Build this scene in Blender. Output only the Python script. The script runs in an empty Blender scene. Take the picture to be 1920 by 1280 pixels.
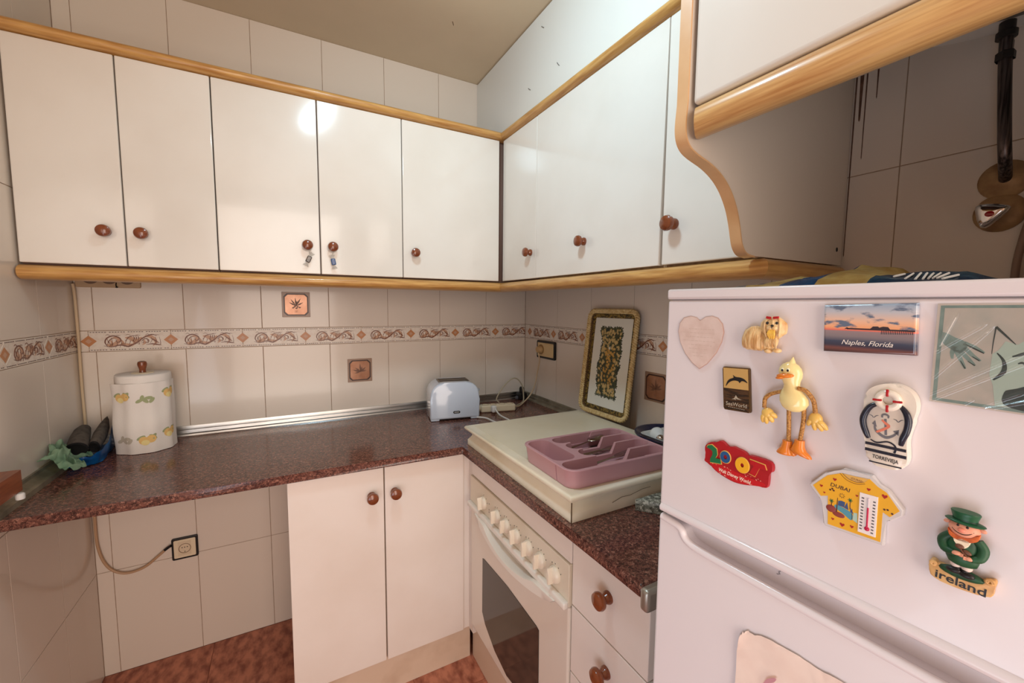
import bpy, bmesh, math, random
from mathutils import Vector, Matrix, noise
SC = bpy.context.scene
COL = SC.collection
R = math.radians
# ------------------------------------------------------------------ camera
cam = bpy.data.cameras.new('camera'); camo = bpy.data.objects.new('camera', cam); COL.objects.link(camo)
cam.sensor_width = 36.0; cam.lens = 36.0*775.745/1920.0; cam.clip_start = .02
yaw, pit, rol = -.50114, -.0864, .00926
f0 = Vector((-math.sin(yaw), math.cos(yaw), 0)); r0 = Vector((math.cos(yaw), math.sin(yaw), 0)); u0 = Vector((0, 0, 1))
f1 = math.cos(pit)*f0 + math.sin(pit)*u0; u1 = -math.sin(pit)*f0 + math.cos(pit)*u0
r2 = math.cos(rol)*r0 + math.sin(rol)*u1; u2 = -math.sin(rol)*r0 + math.cos(rol)*u1
cm = Matrix((r2, u2, -f1)).transposed().to_4x4(); cm.translation = Vector((-1.15321, -1.95602, 1.37897))
camo.matrix_world = cm
SC.camera = camo
# ------------------------------------------------------------------ world, lights, exposure
w = bpy.data.worlds.new('world'); SC.world = w; w.use_nodes = True
w.node_tree.nodes['Background'].inputs[0].default_value = (.75, .86, 1, 1)
w.node_tree.nodes['Background'].inputs[1].default_value = .1
def area(name, loc, aim, sx, sy, power, col, shape='RECTANGLE', spread=180):
    l = bpy.data.lights.new(name, 'AREA'); l.shape = shape; l.size = sx
    if shape in ('RECTANGLE', 'ELLIPSE'): l.size_y = sy
    l.energy = power; l.color = col; l.spread = R(spread)
    o = bpy.data.objects.new(name, l); COL.objects.link(o); o.location = loc
    o.rotation_euler = (Vector(aim)-Vector(loc)).to_track_quat('-Z', 'Y').to_euler()
    return o
area('ceiling_lamp_light', (-.97, -1.18, 2.36), (-.07, -.83, 1.26), .19, .19, 6.4, (.60, .86, 1.0), 'DISK')
area('doorway_daylight', (-1.15, -3.4, 1.25), (-1.15, 0, 1.25), 1.04, 2.05, 31.0, (1, .87, .77))
area('side_doorway_daylight', (-1.77, -2.0, .90), (-.7, -1.80, 1.05), .75, 1.1, 9.0, (.80, .88, 1.0))
SC.view_settings.view_transform = 'Standard'; SC.view_settings.look = 'None'
SC.view_settings.gamma = 1.0; SC.view_settings.use_curve_mapping = False
SC.view_settings.exposure = 0.12
# ------------------------------------------------------------------ materials
def lin(c):
    o = []
    for v in c:
        v = v/255.0
        o.append(v/12.92 if v <= .04045 else ((v+.055)/1.055)**2.4)
    return (o[0], o[1], o[2], 1.0)
MATS = {}
def mat(name, rgb, rough=.5, metal=0.0, var=None, bump=None, coat=0.0, trans=0.0, alpha=1.0, ior=1.45, spec=.5, stretch=None):
    if name in MATS: return MATS[name]
    m = bpy.data.materials.new(name); m.use_nodes = True; nt = m.node_tree; b = nt.nodes['Principled BSDF']
    b.inputs['Base Color'].default_value = lin(rgb); b.inputs['Roughness'].default_value = rough
    b.inputs['Metallic'].default_value = metal; b.inputs['Coat Weight'].default_value = coat
    b.inputs['Coat Roughness'].default_value = .05
    b.inputs['Transmission Weight'].default_value = trans; b.inputs['Alpha'].default_value = alpha
    b.inputs['IOR'].default_value = ior; b.inputs['Specular IOR Level'].default_value = spec
    vec = None
    def coords():
        nonlocal vec
        if vec is None:
            tc = nt.nodes.new('ShaderNodeTexCoord'); vec = tc.outputs['Object']
            if stretch:
                mp = nt.nodes.new('ShaderNodeMapping'); mp.inputs['Scale'].default_value = stretch
                nt.links.new(vec, mp.inputs['Vector']); vec = mp.outputs['Vector']
        return vec
    if var:     # (rgb2, scale, contrast low, contrast high)
        n = nt.nodes.new('ShaderNodeTexNoise'); n.inputs['Scale'].default_value = var[1]; n.inputs['Detail'].default_value = 5
        nt.links.new(coords(), n.inputs['Vector'])
        cr = nt.nodes.new('ShaderNodeValToRGB'); cr.color_ramp.elements[0].position = var[2]; cr.color_ramp.elements[1].position = var[3]
        cr.color_ramp.elements[0].color = lin(rgb); cr.color_ramp.elements[1].color = lin(var[0])
        nt.links.new(n.outputs['Fac'], cr.inputs['Fac']); nt.links.new(cr.outputs['Color'], b.inputs['Base Color'])
    if bump:    # (scale, strength, distance)
        n = nt.nodes.new('ShaderNodeTexNoise'); n.inputs['Scale'].default_value = bump[0]; n.inputs['Detail'].default_value = 3
        nt.links.new(coords(), n.inputs['Vector'])
        bp = nt.nodes.new('ShaderNodeBump'); bp.inputs['Strength'].default_value = bump[1]
        bp.inputs['Distance'].default_value = bump[2] if len(bump) > 2 else .001
        nt.links.new(n.outputs['Fac'], bp.inputs['Height']); nt.links.new(bp.outputs['Normal'], b.inputs['Normal'])
    MATS[name] = m
    return m
def speckle(name, cols, scale, rough, bumpy=0):
    m = bpy.data.materials.new(name); m.use_nodes = True; nt = m.node_tree; b = nt.nodes['Principled BSDF']
    tc = nt.nodes.new('ShaderNodeTexCoord'); nz = nt.nodes.new('ShaderNodeTexNoise'); nz.inputs['Scale'].default_value = scale*1.3
    mx = nt.nodes.new('ShaderNodeMix'); mx.data_type = 'RGBA'; mx.inputs['Factor'].default_value = .012
    nt.links.new(tc.outputs['Object'], nz.inputs['Vector'])
    nt.links.new(tc.outputs['Object'], mx.inputs['A']); nt.links.new(nz.outputs['Color'], mx.inputs['B'])
    v = nt.nodes.new('ShaderNodeTexVoronoi'); v.inputs['Scale'].default_value = scale; v.inputs['Randomness'].default_value = 1
    nt.links.new(mx.outputs['Result'], v.inputs['Vector'])
    sp = nt.nodes.new('ShaderNodeSeparateColor'); nt.links.new(v.outputs['Color'], sp.inputs['Color'])
    cr = nt.nodes.new('ShaderNodeValToRGB'); cr.color_ramp.interpolation = 'LINEAR'
    while len(cr.color_ramp.elements) < len(cols): cr.color_ramp.elements.new(.5)
    for e, (p, c) in zip(cr.color_ramp.elements, cols): e.position = p; e.color = lin(c)
    nt.links.new(sp.outputs[0], cr.inputs['Fac']); nt.links.new(cr.outputs['Color'], b.inputs['Base Color'])
    b.inputs['Roughness'].default_value = rough
    MATS[name] = m
    return m
def wood(name, stretch, c1=(214, 166, 98), c2=(176, 122, 64), rough=.32):
    return mat(name, c1, rough, var=(c2, 9, .36, .72), stretch=stretch, coat=.25, bump=(9, .12, .0006))
DOOR = mat('white_laminate', (236, 231, 223), .13, var=(230, 224, 214) and ((229, 222, 212), 3, .4, .7), bump=(2.2, .012, .004), coat=.3)
DOORB = mat('cream_laminate', (240, 230, 222), .34, var=((234, 222, 212), 4, .4, .7))
CARC = mat('carcass_gap_shade', (120, 92, 80), .7)  # dark brown stands in for the shadow inside the door gaps
EDGE = mat('chipboard_edge', (190, 160, 125), .7, var=((160, 128, 96), 60, .4, .7))
PANEL = mat('end_panel_laminate', (226, 214, 200), .35)
WX = wood('pine_x', (1.2, 14, 14)); WY = wood('pine_y', (14, 1.2, 14)); WZ = wood('pine_z', (14, 14, 1.2))
KNOB = mat('dark_stained_knob', (134, 68, 34), .22, var=((104, 50, 26), 30, .4, .7), coat=.6, stretch=(1, 1, 5))
TILE = mat('white_glazed_tile', (228, 216, 203), .16, bump=(14, .05, .002), coat=.2)
TILEB = mat('border_tile_glaze', (234, 224, 212), .25, bump=(180, .25, .0006), var=((222, 206, 192), 60, .45, .75))
GROUT = mat('grout', (168, 142, 118), .9, var=((140, 112, 90), 30, .4, .7))
PLASTER = mat('ceiling_paint', (228, 210, 182), .75, var=((214, 196, 168), 1.6, .35, .7), bump=(90, .08, .001))
SOFFIT = mat('soffit_board', (232, 230, 224), .4)
FLOORM = mat('red_terrazzo_tile', (206, 134, 106), .4, var=((142, 78, 60), 34, .38, .66), stretch=(1, .55, 1), bump=(60, .05, .001))
FGROUT = mat('floor_grout', (128, 74, 58), .8)
GRAN = speckle('red_granite', [(0, (44, 26, 24)), (.3, (84, 50, 44)), (.62, (112, 70, 60)), (.85, (138, 90, 76)), (1, (168, 120, 102))], 270, .16)
GRGR = speckle('grey_granite', [(0, (40, 40, 36)), (.35, (110, 112, 100)), (.7, (160, 162, 148)), (1, (214, 214, 200))], 200, .3)
ALU = mat('brushed_aluminium', (190, 190, 188), .28, 1.0, var=((168, 168, 166), 120, .4, .7), stretch=(.1, 1, 1))
ALUD = mat('dull_aluminium', (166, 156, 136), .4, .6, var=((120, 112, 96), 14, .4, .7))
FRID = mat('fridge_enamel', (228, 221, 224), .22, bump=(130, .03, .0006), coat=.2)
FRIDG = mat('fridge_gasket', (150, 148, 150), .6)
CREAM = mat('cream_plastic', (232, 216, 186), .4)
BLACK = mat('black_plastic', (22, 20, 20), .35)
WHITE = mat('white_plastic', (236, 234, 230), .3)
OVW = mat('oven_white_enamel', (232, 222, 210), .22, coat=.3)
OVF = mat('oven_fascia_cream', (230, 218, 198), .35, var=((220, 206, 182), 8, .4, .7))
OVG = mat('oven_dark_glass', (64, 56, 50), .06, spec=.6)
HOBC = mat('cream_painted_board', (243, 234, 212), .35, var=((226, 212, 180), 6, .4, .75), bump=(16, .06, .002))
MAUVE = mat('mauve_plastic', (200, 154, 160), .38)
STEEL = mat('stainless_steel', (190, 188, 184), .18, 1.0)
CHROME = mat('chrome', (220, 220, 222), .07, 1.0)
NAVY = mat('navy_glaze', (18, 30, 62), .2, coat=.4)
# ------------------------------------------------------------------ mesh builder
class M:
    def __init__(s): s.bm = bmesh.new()
    def _merge(s, b, mtx=None, smooth=False):
        if smooth:
            for f in b.faces: f.smooth = True
        if mtx is not None: bmesh.ops.transform(b, matrix=mtx, verts=b.verts)
        me = bpy.data.meshes.new('t'); b.to_mesh(me); b.free(); s.bm.from_mesh(me); bpy.data.meshes.remove(me); return s
    def box(s, x0, x1, y0, y1, z0, z1, bev=0, seg=2, mtx=None):
        b = bmesh.new(); bmesh.ops.create_cube(b, size=1)
        x0, x1 = min(x0, x1), max(x0, x1); y0, y1 = min(y0, y1), max(y0, y1); z0, z1 = min(z0, z1), max(z0, z1)
        for v in b.verts: v.co = Vector((x0+(v.co.x+.5)*(x1-x0), y0+(v.co.y+.5)*(y1-y0), z0+(v.co.z+.5)*(z1-z0)))
        if bev: bmesh.ops.bevel(b, geom=b.edges[:], offset=bev, segments=seg, affect='EDGES', profile=.5)
        for f in b.faces: f.normal_update(); f.smooth = max(abs(c) for c in f.normal) < .9999
        return s._merge(b, mtx)
    def prism(s, pts, w0, w1, mtx=None, bev=0, seg=2, both=False, allb=False):
        """polygon pts (u,v) extruded along w from w0 to w1; front face (w1) edges bevelled"""
        a = sum(pts[i][0]*pts[(i+1) % len(pts)][1]-pts[(i+1) % len(pts)][0]*pts[i][1] for i in range(len(pts)))
        if a < 0: pts = pts[::-1]
        b = bmesh.new(); n = len(pts)
        lo = [b.verts.new((p[0], p[1], w0)) for p in pts]; hi = [b.verts.new((p[0], p[1], w1)) for p in pts]
        b.faces.new(hi); b.faces.new(lo[::-1])
        for i in range(n): b.faces.new((lo[i], lo[(i+1) % n], hi[(i+1) % n], hi[i]))
        if bev:
            hs = set(hi); ls = set(lo)
            eg = [e for e in b.edges if (e.verts[0] in hs and e.verts[1] in hs) or ((both or allb) and e.verts[0] in ls and e.verts[1] in ls) or allb]
            bmesh.ops.bevel(b, geom=eg, offset=bev, segments=seg, affect='EDGES', profile=.5, clamp_overlap=True)
        for f in b.faces: f.normal_update(); f.smooth = abs(f.normal.z) < .9999
        return s._merge(b, mtx)
    def lathe(s, prof, mtx=None, seg=24):
        """prof [(r,h)] about local z"""
        b = bmesh.new(); rings = []
        for r, h in prof:
            if r < 1e-7: rings.append([b.verts.new((0, 0, h))])
            else: rings.append([b.verts.new((r*math.cos(2*math.pi*k/seg), r*math.sin(2*math.pi*k/seg), h)) for k in range(seg)])
        for A, B in zip(rings, rings[1:]):
            if len(A) == 1 and len(B) == 1: continue
            for k in range(seg):
                k2 = (k+1) % seg
                if len(A) == 1: b.faces.new((A[0], B[k2], B[k]))
                elif len(B) == 1: b.faces.new((A[k], A[k2], B[0]))
                else: b.faces.new((A[k], A[k2], B[k2], B[k]))
        bmesh.ops.recalc_face_normals(b, faces=b.faces)
        return s._merge(b, mtx, True)
    def tube(s, pts, r, seg=8, mtx=None, closed=False, smooth=0, flat=1.0, up=None):
        P = [Vector(p) for p in pts]; rr = r if isinstance(r, (list, tuple)) else [r]*len(P)
        if smooth: P, rr = spline(P, rr, smooth, closed)
        b = bmesh.new(); rings = []; n = len(P); prev = None
        for i in range(n):
            t = (P[(i+1) % n]-P[i-1]) if closed else (P[min(i+1, n-1)]-P[max(i-1, 0)])
            if t.length < 1e-9: t = Vector((0, 0, 1))
            t.normalize()
            ref = Vector(up) if up else (prev if prev is not None else (Vector((0, 0, 1)) if abs(t.z) < .9 else Vector((1, 0, 0))))
            a = ref-ref.dot(t)*t
            if a.length < 1e-6: a = t.orthogonal()
            a.normalize(); c = t.cross(a); prev = a
            rings.append([b.verts.new(P[i]+rr[i]*(math.cos(2*math.pi*k/seg)*a*flat+math.sin(2*math.pi*k/seg)*c)) for k in range(seg)])
        for i in range(n if closed else n-1):
            A, B = rings[i], rings[(i+1) % n]
            for k in range(seg): b.faces.new((A[k], A[(k+1) % seg], B[(k+1) % seg], B[k]))
        if not closed: b.faces.new(rings[0][::-1]); b.faces.new(rings[-1])
        bmesh.ops.recalc_face_normals(b, faces=b.faces)
        return s._merge(b, mtx, True)
    def ell(s, c, r, rot=None, seg=16, rings=10, mtx=None):
        b = bmesh.new(); bmesh.ops.create_uvsphere(b, u_segments=seg, v_segments=rings, radius=1)
        m = Matrix.Translation(Vector(c)) @ (rot.to_4x4() if rot is not None else Matrix.Identity(4)) @ Matrix.Diagonal((r[0], r[1], r[2], 1))
        bmesh.ops.transform(b, matrix=m, verts=b.verts)
        return s._merge(b, mtx, True)
    def loft(s, secs, cap=True, closed=True):
        b = bmesh.new(); rings = [[b.verts.new(p) for p in sec] for sec in secs]; n = len(secs[0])
        for A, B in zip(rings, rings[1:]):
            for k in range(n if closed else n-1): b.faces.new((A[k], A[(k+1) % n], B[(k+1) % n], B[k]))
        if cap and closed: b.faces.new(rings[0][::-1]); b.faces.new(rings[-1])
        bmesh.ops.recalc_face_normals(b, faces=b.faces)
        return s._merge(b, None, True)
    def poly(s, pts):
        b = bmesh.new(); b.faces.new([b.verts.new(p) for p in pts]); return s._merge(b)
def spline(P, rr, k, closed=False):
    n = len(P); out = []; ro = []
    for i in range(n if closed else n-1):
        p0 = P[(i-1) % n] if closed else P[max(i-1, 0)]; p1 = P[i]; p2 = P[(i+1) % n]
        p3 = P[(i+2) % n] if closed else P[min(i+2, n-1)]
        for j in range(k):
            t = j/k
            out.append(.5*((2*p1)+(p2-p0)*t+(2*p0-5*p1+4*p2-p3)*t*t+(3*p1-p0-3*p2+p3)*t**3))
            ro.append(rr[i]*(1-t)+rr[(i+1) % n]*t)
    if not closed: out.append(P[-1]); ro.append(rr[-1])
    return out, ro
def sp2(pts, k=4, closed=True):
    P, _ = spline([Vector((p[0], p[1], 0)) for p in pts], [1]*len(pts), k, closed)
    return [(p.x, p.y) for p in P]
def rrect(x0, x1, y0, y1, r, n=5):
    o = []
    for cx, cy, a in ((x1-r, y1-r, 0), (x0+r, y1-r, 90), (x0+r, y0+r, 180), (x1-r, y0+r, 270)):
        for i in range(n+1):
            t = R(a+90*i/n); o.append((cx+r*math.cos(t), cy+r*math.sin(t)))
    return o
def frame(o, u, v, w):
    m = Matrix((Vector(u), Vector(v), Vector(w))).transposed().to_4x4(); m.translation = Vector(o); return m
MW = {}
def meshify(name, m, material, mtx=None, smooth=38, raw=False):
    me = bpy.data.meshes.new(name); m.bm.to_mesh(me); m.bm.free()
    if mtx is not None: me.transform(mtx)
    me.materials.append(material)
    if smooth:
        if smooth >= 50 or raw:
            for p in me.polygons: p.use_smooth = True
        fl_ = [q.use_smooth for q in me.polygons]
        me.set_sharp_from_angle(angle=R(smooth))
        me.polygons.foreach_set('use_smooth', fl_)
    else:
        for p in me.polygons: p.use_smooth = False
    return me
def link(name, me, parent=None, mtx=None):
    o = bpy.data.objects.new(name, me); COL.objects.link(o)
    if parent is not None: o.parent = parent
    if mtx is not None: o.matrix_local = mtx
    return o
def part(name, m, material, parent, local=False, scale=None, smooth=38, label=None, kind=None):
    """m in world coordinates (or in the thing's own frame if local)"""
    mtx = Matrix.Scale(scale, 4) if scale else Matrix.Identity(4)
    if not local: mtx = MW[parent.name].inverted() @ mtx
    o = link(name, meshify(name, m, material, mtx, smooth), parent)
    MW[o.name] = MW[parent.name]
    if label: o['label'] = label
    if kind: o['kind'] = kind
    return o
def tag(o, label, cat, group=None):
    o['label'] = label; o['category'] = cat
    if group: o['group'] = group
    return o
def thing(name, label, cat, loc=(0, 0, 0), mtx=None, group=None):
    o = bpy.data.objects.new(name, None); COL.objects.link(o); o.empty_display_size = .05
    mm = mtx if mtx is not None else Matrix.Translation(Vector(loc))
    o.matrix_world = mm; MW[o.name] = mm
    return tag(o, label, cat, group)
def solo(name, m, material, label, cat, loc=(0, 0, 0), group=None, smooth=38):
    o = link(name, meshify(name, m, material, Matrix.Translation(-Vector(loc)), smooth)); o.location = loc
    MW[o.name] = Matrix.Translation(Vector(loc))
    return tag(o, label, cat, group)
def struct(name, m, material, smooth=30):
    o = link(name, meshify(name, m, material, None, smooth)); o['kind'] = 'structure'; MW[o.name] = Matrix.Identity(4)
    return o
def copy_tree(o, parent=None):
    c = o.copy(); COL.objects.link(c)
    if parent is not None: c.parent = parent
    MW[c.name] = MW.get(o.name, Matrix.Identity(4))
    for ch in list(o.children): copy_tree(ch, c)
    return c
def text(name, body, size, mtx, material, parent, shear=0, ext=.00015, xs=1.0, bold=0, width=None):
    cu = bpy.data.curves.new(name, 'FONT'); cu.body = body; cu.size = size; cu.align_x = 'CENTER'; cu.align_y = 'CENTER'
    cu.shear = shear; cu.extrude = ext; cu.offset = bold; cu.resolution_u = 3
    o = bpy.data.objects.new(name, cu); COL.objects.link(o)
    dg = bpy.context.evaluated_depsgraph_get(); me = bpy.data.meshes.new_from_object(o.evaluated_get(dg))
    bpy.data.objects.remove(o); me.name = name
    if width:
        ww = max(v.co.x for v in me.vertices)-min(v.co.x for v in me.vertices); xs = width/ww
    me.transform(mtx @ Matrix.Diagonal((xs, 1, 1, 1)))
    me.materials.clear(); me.materials.append(material)
    t = link(name, me, parent); MW[t.name] = MW[parent.name]
    return t
def ribbon(m, pts, wid, h0, h1, k=5):
    """flat stroke in the uv plane of varying width"""
    P, W_ = spline([Vector((p[0], p[1], 0)) for p in pts], wid, k)
    L, Q = [], []
    for i, p in enumerate(P):
        t = P[min(i+1, len(P)-1)]-P[max(i-1, 0)]; t.normalize(); n_ = Vector((-t.y, t.x, 0))
        L.append(p+n_*W_[i]*.5); Q.append(p-n_*W_[i]*.5)
    b = bmesh.new()
    a = [b.verts.new((v.x, v.y, h1)) for v in L]; c = [b.verts.new((v.x, v.y, h1)) for v in Q]
    for i in range(len(a)-1): b.faces.new((a[i], c[i], c[i+1], a[i+1]))
    bmesh.ops.recalc_face_normals(b, faces=b.faces)
    r = bmesh.ops.extrude_face_region(b, geom=b.faces[:])
    for v in r['geom']:
        if isinstance(v, bmesh.types.BMVert): v.co.z = h0
    bmesh.ops.recalc_face_normals(b, faces=b.faces)
    m._merge(b)
# ================================================================== SETTING
LX, ZC = -1.782, 2.457
G = .0016
wb = struct('wall_back', M().box(-1.88, .1, G, .1, 0, 2.5), GROUT)
wr = struct('wall_right', M().box(G, .1, -3.6, G, 0, 2.5), GROUT)
wl = struct('wall_left', M().box(LX-.1, LX-G, -3.6, G, 0, 2.5), GROUT)
wf = struct('wall_front', M().box(-1.88, .1, -3.7, -3.6, 0, 2.5), PLASTER)
ce = struct('ceiling', M().box(-1.88, .1, -3.7, .1, ZC, ZC+.1), PLASTER)
part('paint_chip', M().prism([(-.012, -.002), (.012, -.001), (.010, .0015), (-.010, .001)], 0, .0006,
     frame((-.55, -.36, ZC), (.5, .86, 0), (.86, -.5, 0), (0, 0, -1))), mat('old_plaster', (120, 96, 70), .9), ce)
wn = struct('wall_light_block', M().box(-.53, 0, -2.27, -2.165, 0, ZC), PLASTER)  # unseen wall return, added to keep light out of the heater corner
fl = struct('floor', M().box(-1.88, .1, -3.7, .1, -.1, -G), FGROUT)
tiles = {}
def tile_mesh(wd, ht, depth=G, key='tile', material=None, ch=.0011):
    k = (round(wd, 4), round(ht, 4), key)
    if k in tiles: return tiles[k]
    m = M(); b = bmesh.new(); g = .0009
    x0, x1, z0, z1 = g, wd-g, g, ht-g
    A = [b.verts.new(p) for p in ((x0, depth, z0), (x1, depth, z0), (x1, depth, z1), (x0, depth, z1))]
    B = [b.verts.new(p) for p in ((x0, .0006, z0), (x1, .0006, z0), (x1, .0006, z1), (x0, .0006, z1))]
    D = [b.verts.new(p) for p in ((x0+ch, 0, z0+ch), (x1-ch, 0, z0+ch), (x1-ch, 0, z1-ch), (x0+ch, 0, z1-ch))]
    for P, Q in ((A, B), (B, D)):
        for i in range(4): b.faces.new((P[i], P[(i+1) % 4], Q[(i+1) % 4], Q[i]))
    b.faces.new(D)
    bmesh.ops.recalc_face_normals(b, faces=b.faces)
    m._merge(b)
    # normals must face -y
    me = meshify(key, m, material or TILE, None, 0)
    if sum(p.normal.y*p.area for p in me.polygons) > 0: me.flip_normals()
    tiles[k] = me
    return me
RB = Matrix.Identity(4); RR = Matrix.Rotation(R(-90), 4, 'Z'); RL = Matrix.Rotation(R(90), 4, 'Z')
ROWS = [(0, .399), (.399, .802), (.802, 1.2053), (1.2783, 1.681), (1.681, 2.084), (2.084, ZC)]
def lay(wall, edges, mfun, skip=()):
    for a, b in zip(edges, edges[1:]):
        for ri, (z0, z1) in enumerate(ROWS):
            if (round(min(a, b), 3), ri) in skip: continue
            link('tile', tile_mesh(abs(b-a), z1-z0), wall, mfun(a, z0))
xe = [-1.7819, -1.737]+[-1.487+.25*k for k in range(6)]+[0]
lay(wb, xe, lambda a, z: Matrix.Translation((a, 0, z)))
ye = [0, -.304]+[-.554-.25*k for k in range(12)]
lay(wr, ye, lambda a, z: Matrix.Translation((0, a, z)) @ RR)
yl = [-1.74, -1.49, -1.24, -.99, -.74, -.49, -.24, 0]
lay(wl, yl, lambda a, z: Matrix.Translation((LX, a, z)) @ RL)
# ---- patterned border
BD, BS, BK, BL = (mat('border_diamond', (196, 134, 88), .3), mat('border_scroll_brown', (122, 78, 60), .3),
                  mat('border_dash', (84, 58, 48), .4), mat('border_scroll_tan', (200, 158, 130), .3))
BW, BH = .2245, .073
FB = frame((0, 0, 0), (1, 0, 0), (0, 0, 1), (0, -1, 0))
def border_meshes():
    d = M(); d.prism([(-.021, .0365), (0, .0165), (.021, .0365), (0, .0565)], 0, .0006, FB)
    d2 = M(); d2.prism([(-.009, .0365), (0, .0280), (.009, .0365), (0, .0450)], 0, .0008, FB)
    rim = M()
    for s in (-1, 1):
        for q in (-1, 1): ribbon(rim, [(s*.030, .0365), (0, .0365+q*.028)], [.0024, .0024], 0, .0008, 1)
    rim.bm.transform(FB)
    k = M(); 
    for z in (.0055, .0675):
        x = .004
        i = 0
        while x < BW-.006:
            k.prism([(x, z-.0011), (x+.0048, z-.0011), (x+.0048, z+.0011), (x, z+.0011)], 0, .0004, FB)
            i += 1; x += .0075 if i % 6 else .0125
    s = M(); t = M()
    def rb(m, pts, wd, h): ribbon(m, [(p[0]/1000, .0365+(p[1]-37.5)*.00122) for p in pts], [v/1000 for v in wd], 0, h/1000, 4)
    # tan leaf bodies
    rb(t, [(47, 27), (60, 24), (78, 36), (76, 46), (62, 46)], [4, 12, 13, 9, 3], .4)
    rb(t, [(96, 46), (110, 44), (128, 36), (142, 46)], [3, 13, 16, 5], .4)
    rb(t, [(150, 50), (166, 48), (178, 38), (184, 28)], [3, 12, 11, 3], .4)
    rb(t, [(84, 30), (100, 26), (118, 26)], [3, 8, 4], .4)
    # dark scroll strokes
    rb(s, [(48, 22), (42, 34), (48, 46), (64, 52), (80, 46), (84, 38), (76, 33), (70, 38)], [1, 4, 4, 4, 4, 3, 2.5, 1], .8)
    rb(s, [(56, 26), (52, 36), (60, 44), (70, 46)], [1, 2.5, 2.5, 1], .8)
    rb(s, [(38, 24), (58, 20), (82, 25), (104, 20), (116, 26)], [1, 2.4, 4.5, 4.5, 1], .8)
    rb(s, [(104, 22), (122, 28), (134, 36), (148, 46), (170, 54), (184, 50)], [1, 5, 4, 4, 4, 1], .8)
    for x0 in range(44, 190, 12): rb(s, [(x0, 24+7*math.sin(x0)), (x0+6, 32+6*math.sin(x0*2)), (x0+3, 42+6*math.cos(x0))], [.6, 1.8, .6], .7)
    for x in (118, 124, 130): rb(s, [(x, 36), (x+3, 44), (x+1, 50)], [1, 3, 1], .8)
    rb(s, [(98, 36), (104, 46), (116, 51), (130, 52)], [1, 3, 2.4, 1], .8)
    rb(s, [(140, 34), (150, 42), (160, 38), (158, 30), (150, 30)], [1, 3, 3, 2.5, 1], .8)
    rb(s, [(152, 24), (168, 26), (182, 24), (196, 22)], [1, 3.5, 5, 1], .8)
    rb(s, [(166, 44), (178, 36), (190, 28)], [1, 4, 1.2], .8)
    for k_ in range(5): rb(t, [(52+30*k_, 20+4*(k_ % 2)), (60+30*k_, 30), (56+30*k_, 40)], [2, 7, 2], .4)
    for i in range(6): rb(s, [(44+27*i, 53), (50+27*i, 56-(i % 2)*3), (57+27*i, 52)], [.6, 1.8, .6], .8)
    s.bm.transform(FB); t.bm.transform(FB)
    return [('diamond', meshify('diamond', d, BD)), ('diamond_centre', meshify('diamond_centre', d2, BL)), ('diamond_rim', meshify('diamond_rim', rim, TILEB)), ('scroll', meshify('scroll', s, BS)),
            ('leaf', meshify('leaf', t, BL)), ('dash_row', meshify('dash_row', k, BK))]
BM = border_meshes()
def border(wall, starts, mfun):
    for x0, x1, full in starts:
        t = link('border_tile', tile_mesh(x1-x0, BH, .0016, 'border_tile', TILEB, .0008), wall, mfun(x0))
        for nm, me in BM:
            if full: link(nm, me, t)
bx = [-1.754+BW*k for k in range(9)]
border(wb, [(a, b, True) for a, b in zip(bx, bx[1:-1])]+[(-1.7819, -1.754, False), (bx[7], 0, True)], lambda a: Matrix.Translation((a, 0, 1.2053)))
by = [-.050-.2245*k for k in range(15)]
border(wr, [(-a, -b, True) for a, b in zip(by, by[1:])]+[(0, .05, False)], lambda a: Matrix.Translation((0, -a, 1.2053)) @ RR)
lb = [-.198-.2245*k for k in range(6)]
border(wl, [(b, a, True) for a, b in zip(lb, lb[1:])]+[(-.198, 0, True)], lambda a: Matrix.Translation((LX, a, 1.2053)) @ RL)
# ---- picture tiles
COP = mat('copper_plate_tile', (182, 134, 106), .2, .3, var=((160, 110, 82), 18, .4, .7)); DKB = mat('picture_tile_dark_rim', (64, 38, 30), .3)
TAU = mat('picture_tile_taupe', (158, 128, 108), .25); SEP = mat('picture_tile_leaf', (120, 82, 62), .4)
def deco(wall, cx, cz, mfun, style):
    e = link('picture_tile', meshify('picture_tile', M().prism(rrect(-.0525, .0525, -.0525, .0525, .002, 2), -.001, .0018, bev=.0006), TAU), wall, mfun)
    MW[e.name] = Matrix.Identity(4)
    oct_ = lambda a, c: [(-a+c, -a), (a-c, -a), (a, -a+c), (a, a-c), (a-c, a), (-a+c, a), (-a, a-c), (-a, -a+c)]
    link('dark_rim', meshify('dark_rim', M().prism(oct_(.046, .012), .0012, .0023), DKB), e)
    link('copper_plate', meshify('copper_plate', M().prism(oct_(.0415, .011), .002, .0030, bev=.0006), COP), e)
    m = M()
    def leaf(x, y, a, l, wd): 
        ca, sa = math.cos(R(a)), math.sin(R(a))
        ribbon(m, [(x, y), (x+l*.5*ca, y+l*.5*sa), (x+l*ca, y+l*sa)], [.0006, wd, .0004], .0029, .0033, 4)
    if style == 0:
        for a, l in ((95, .034), (62, .036), (125, .034), (150, .030), (30, .030), (78, .022)): leaf(0, -.006, a, l, .006)
        for x, y in ((-.012, -.014), (0, -.016), (.012, -.013), (.004, -.010), (-.006, -.009)): leaf(x-.004, y, 10, .010, .007)
    else:
        for a, l in ((93, .036), (165, .034), (195, .026), (140, .030), (40, .030), (12, .026), (70, .024)): leaf(.002, -.006, a, l, .0075)
        leaf(.004, -.018, 100, .03, .002)
    for i in range(3): leaf(-.006, -.026-.003*i, 0, .012, .0012)
    link('leaf_motif', meshify('leaf_motif', m, SEP), e)
UP = lambda o: Matrix.Translation(o) @ FB
deco(wb, 0, 0, UP((-1.112, 0, 1.375)), 0)
deco(wb, 0, 0, UP((-.865, 0, 1.082)), 1)
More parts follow.
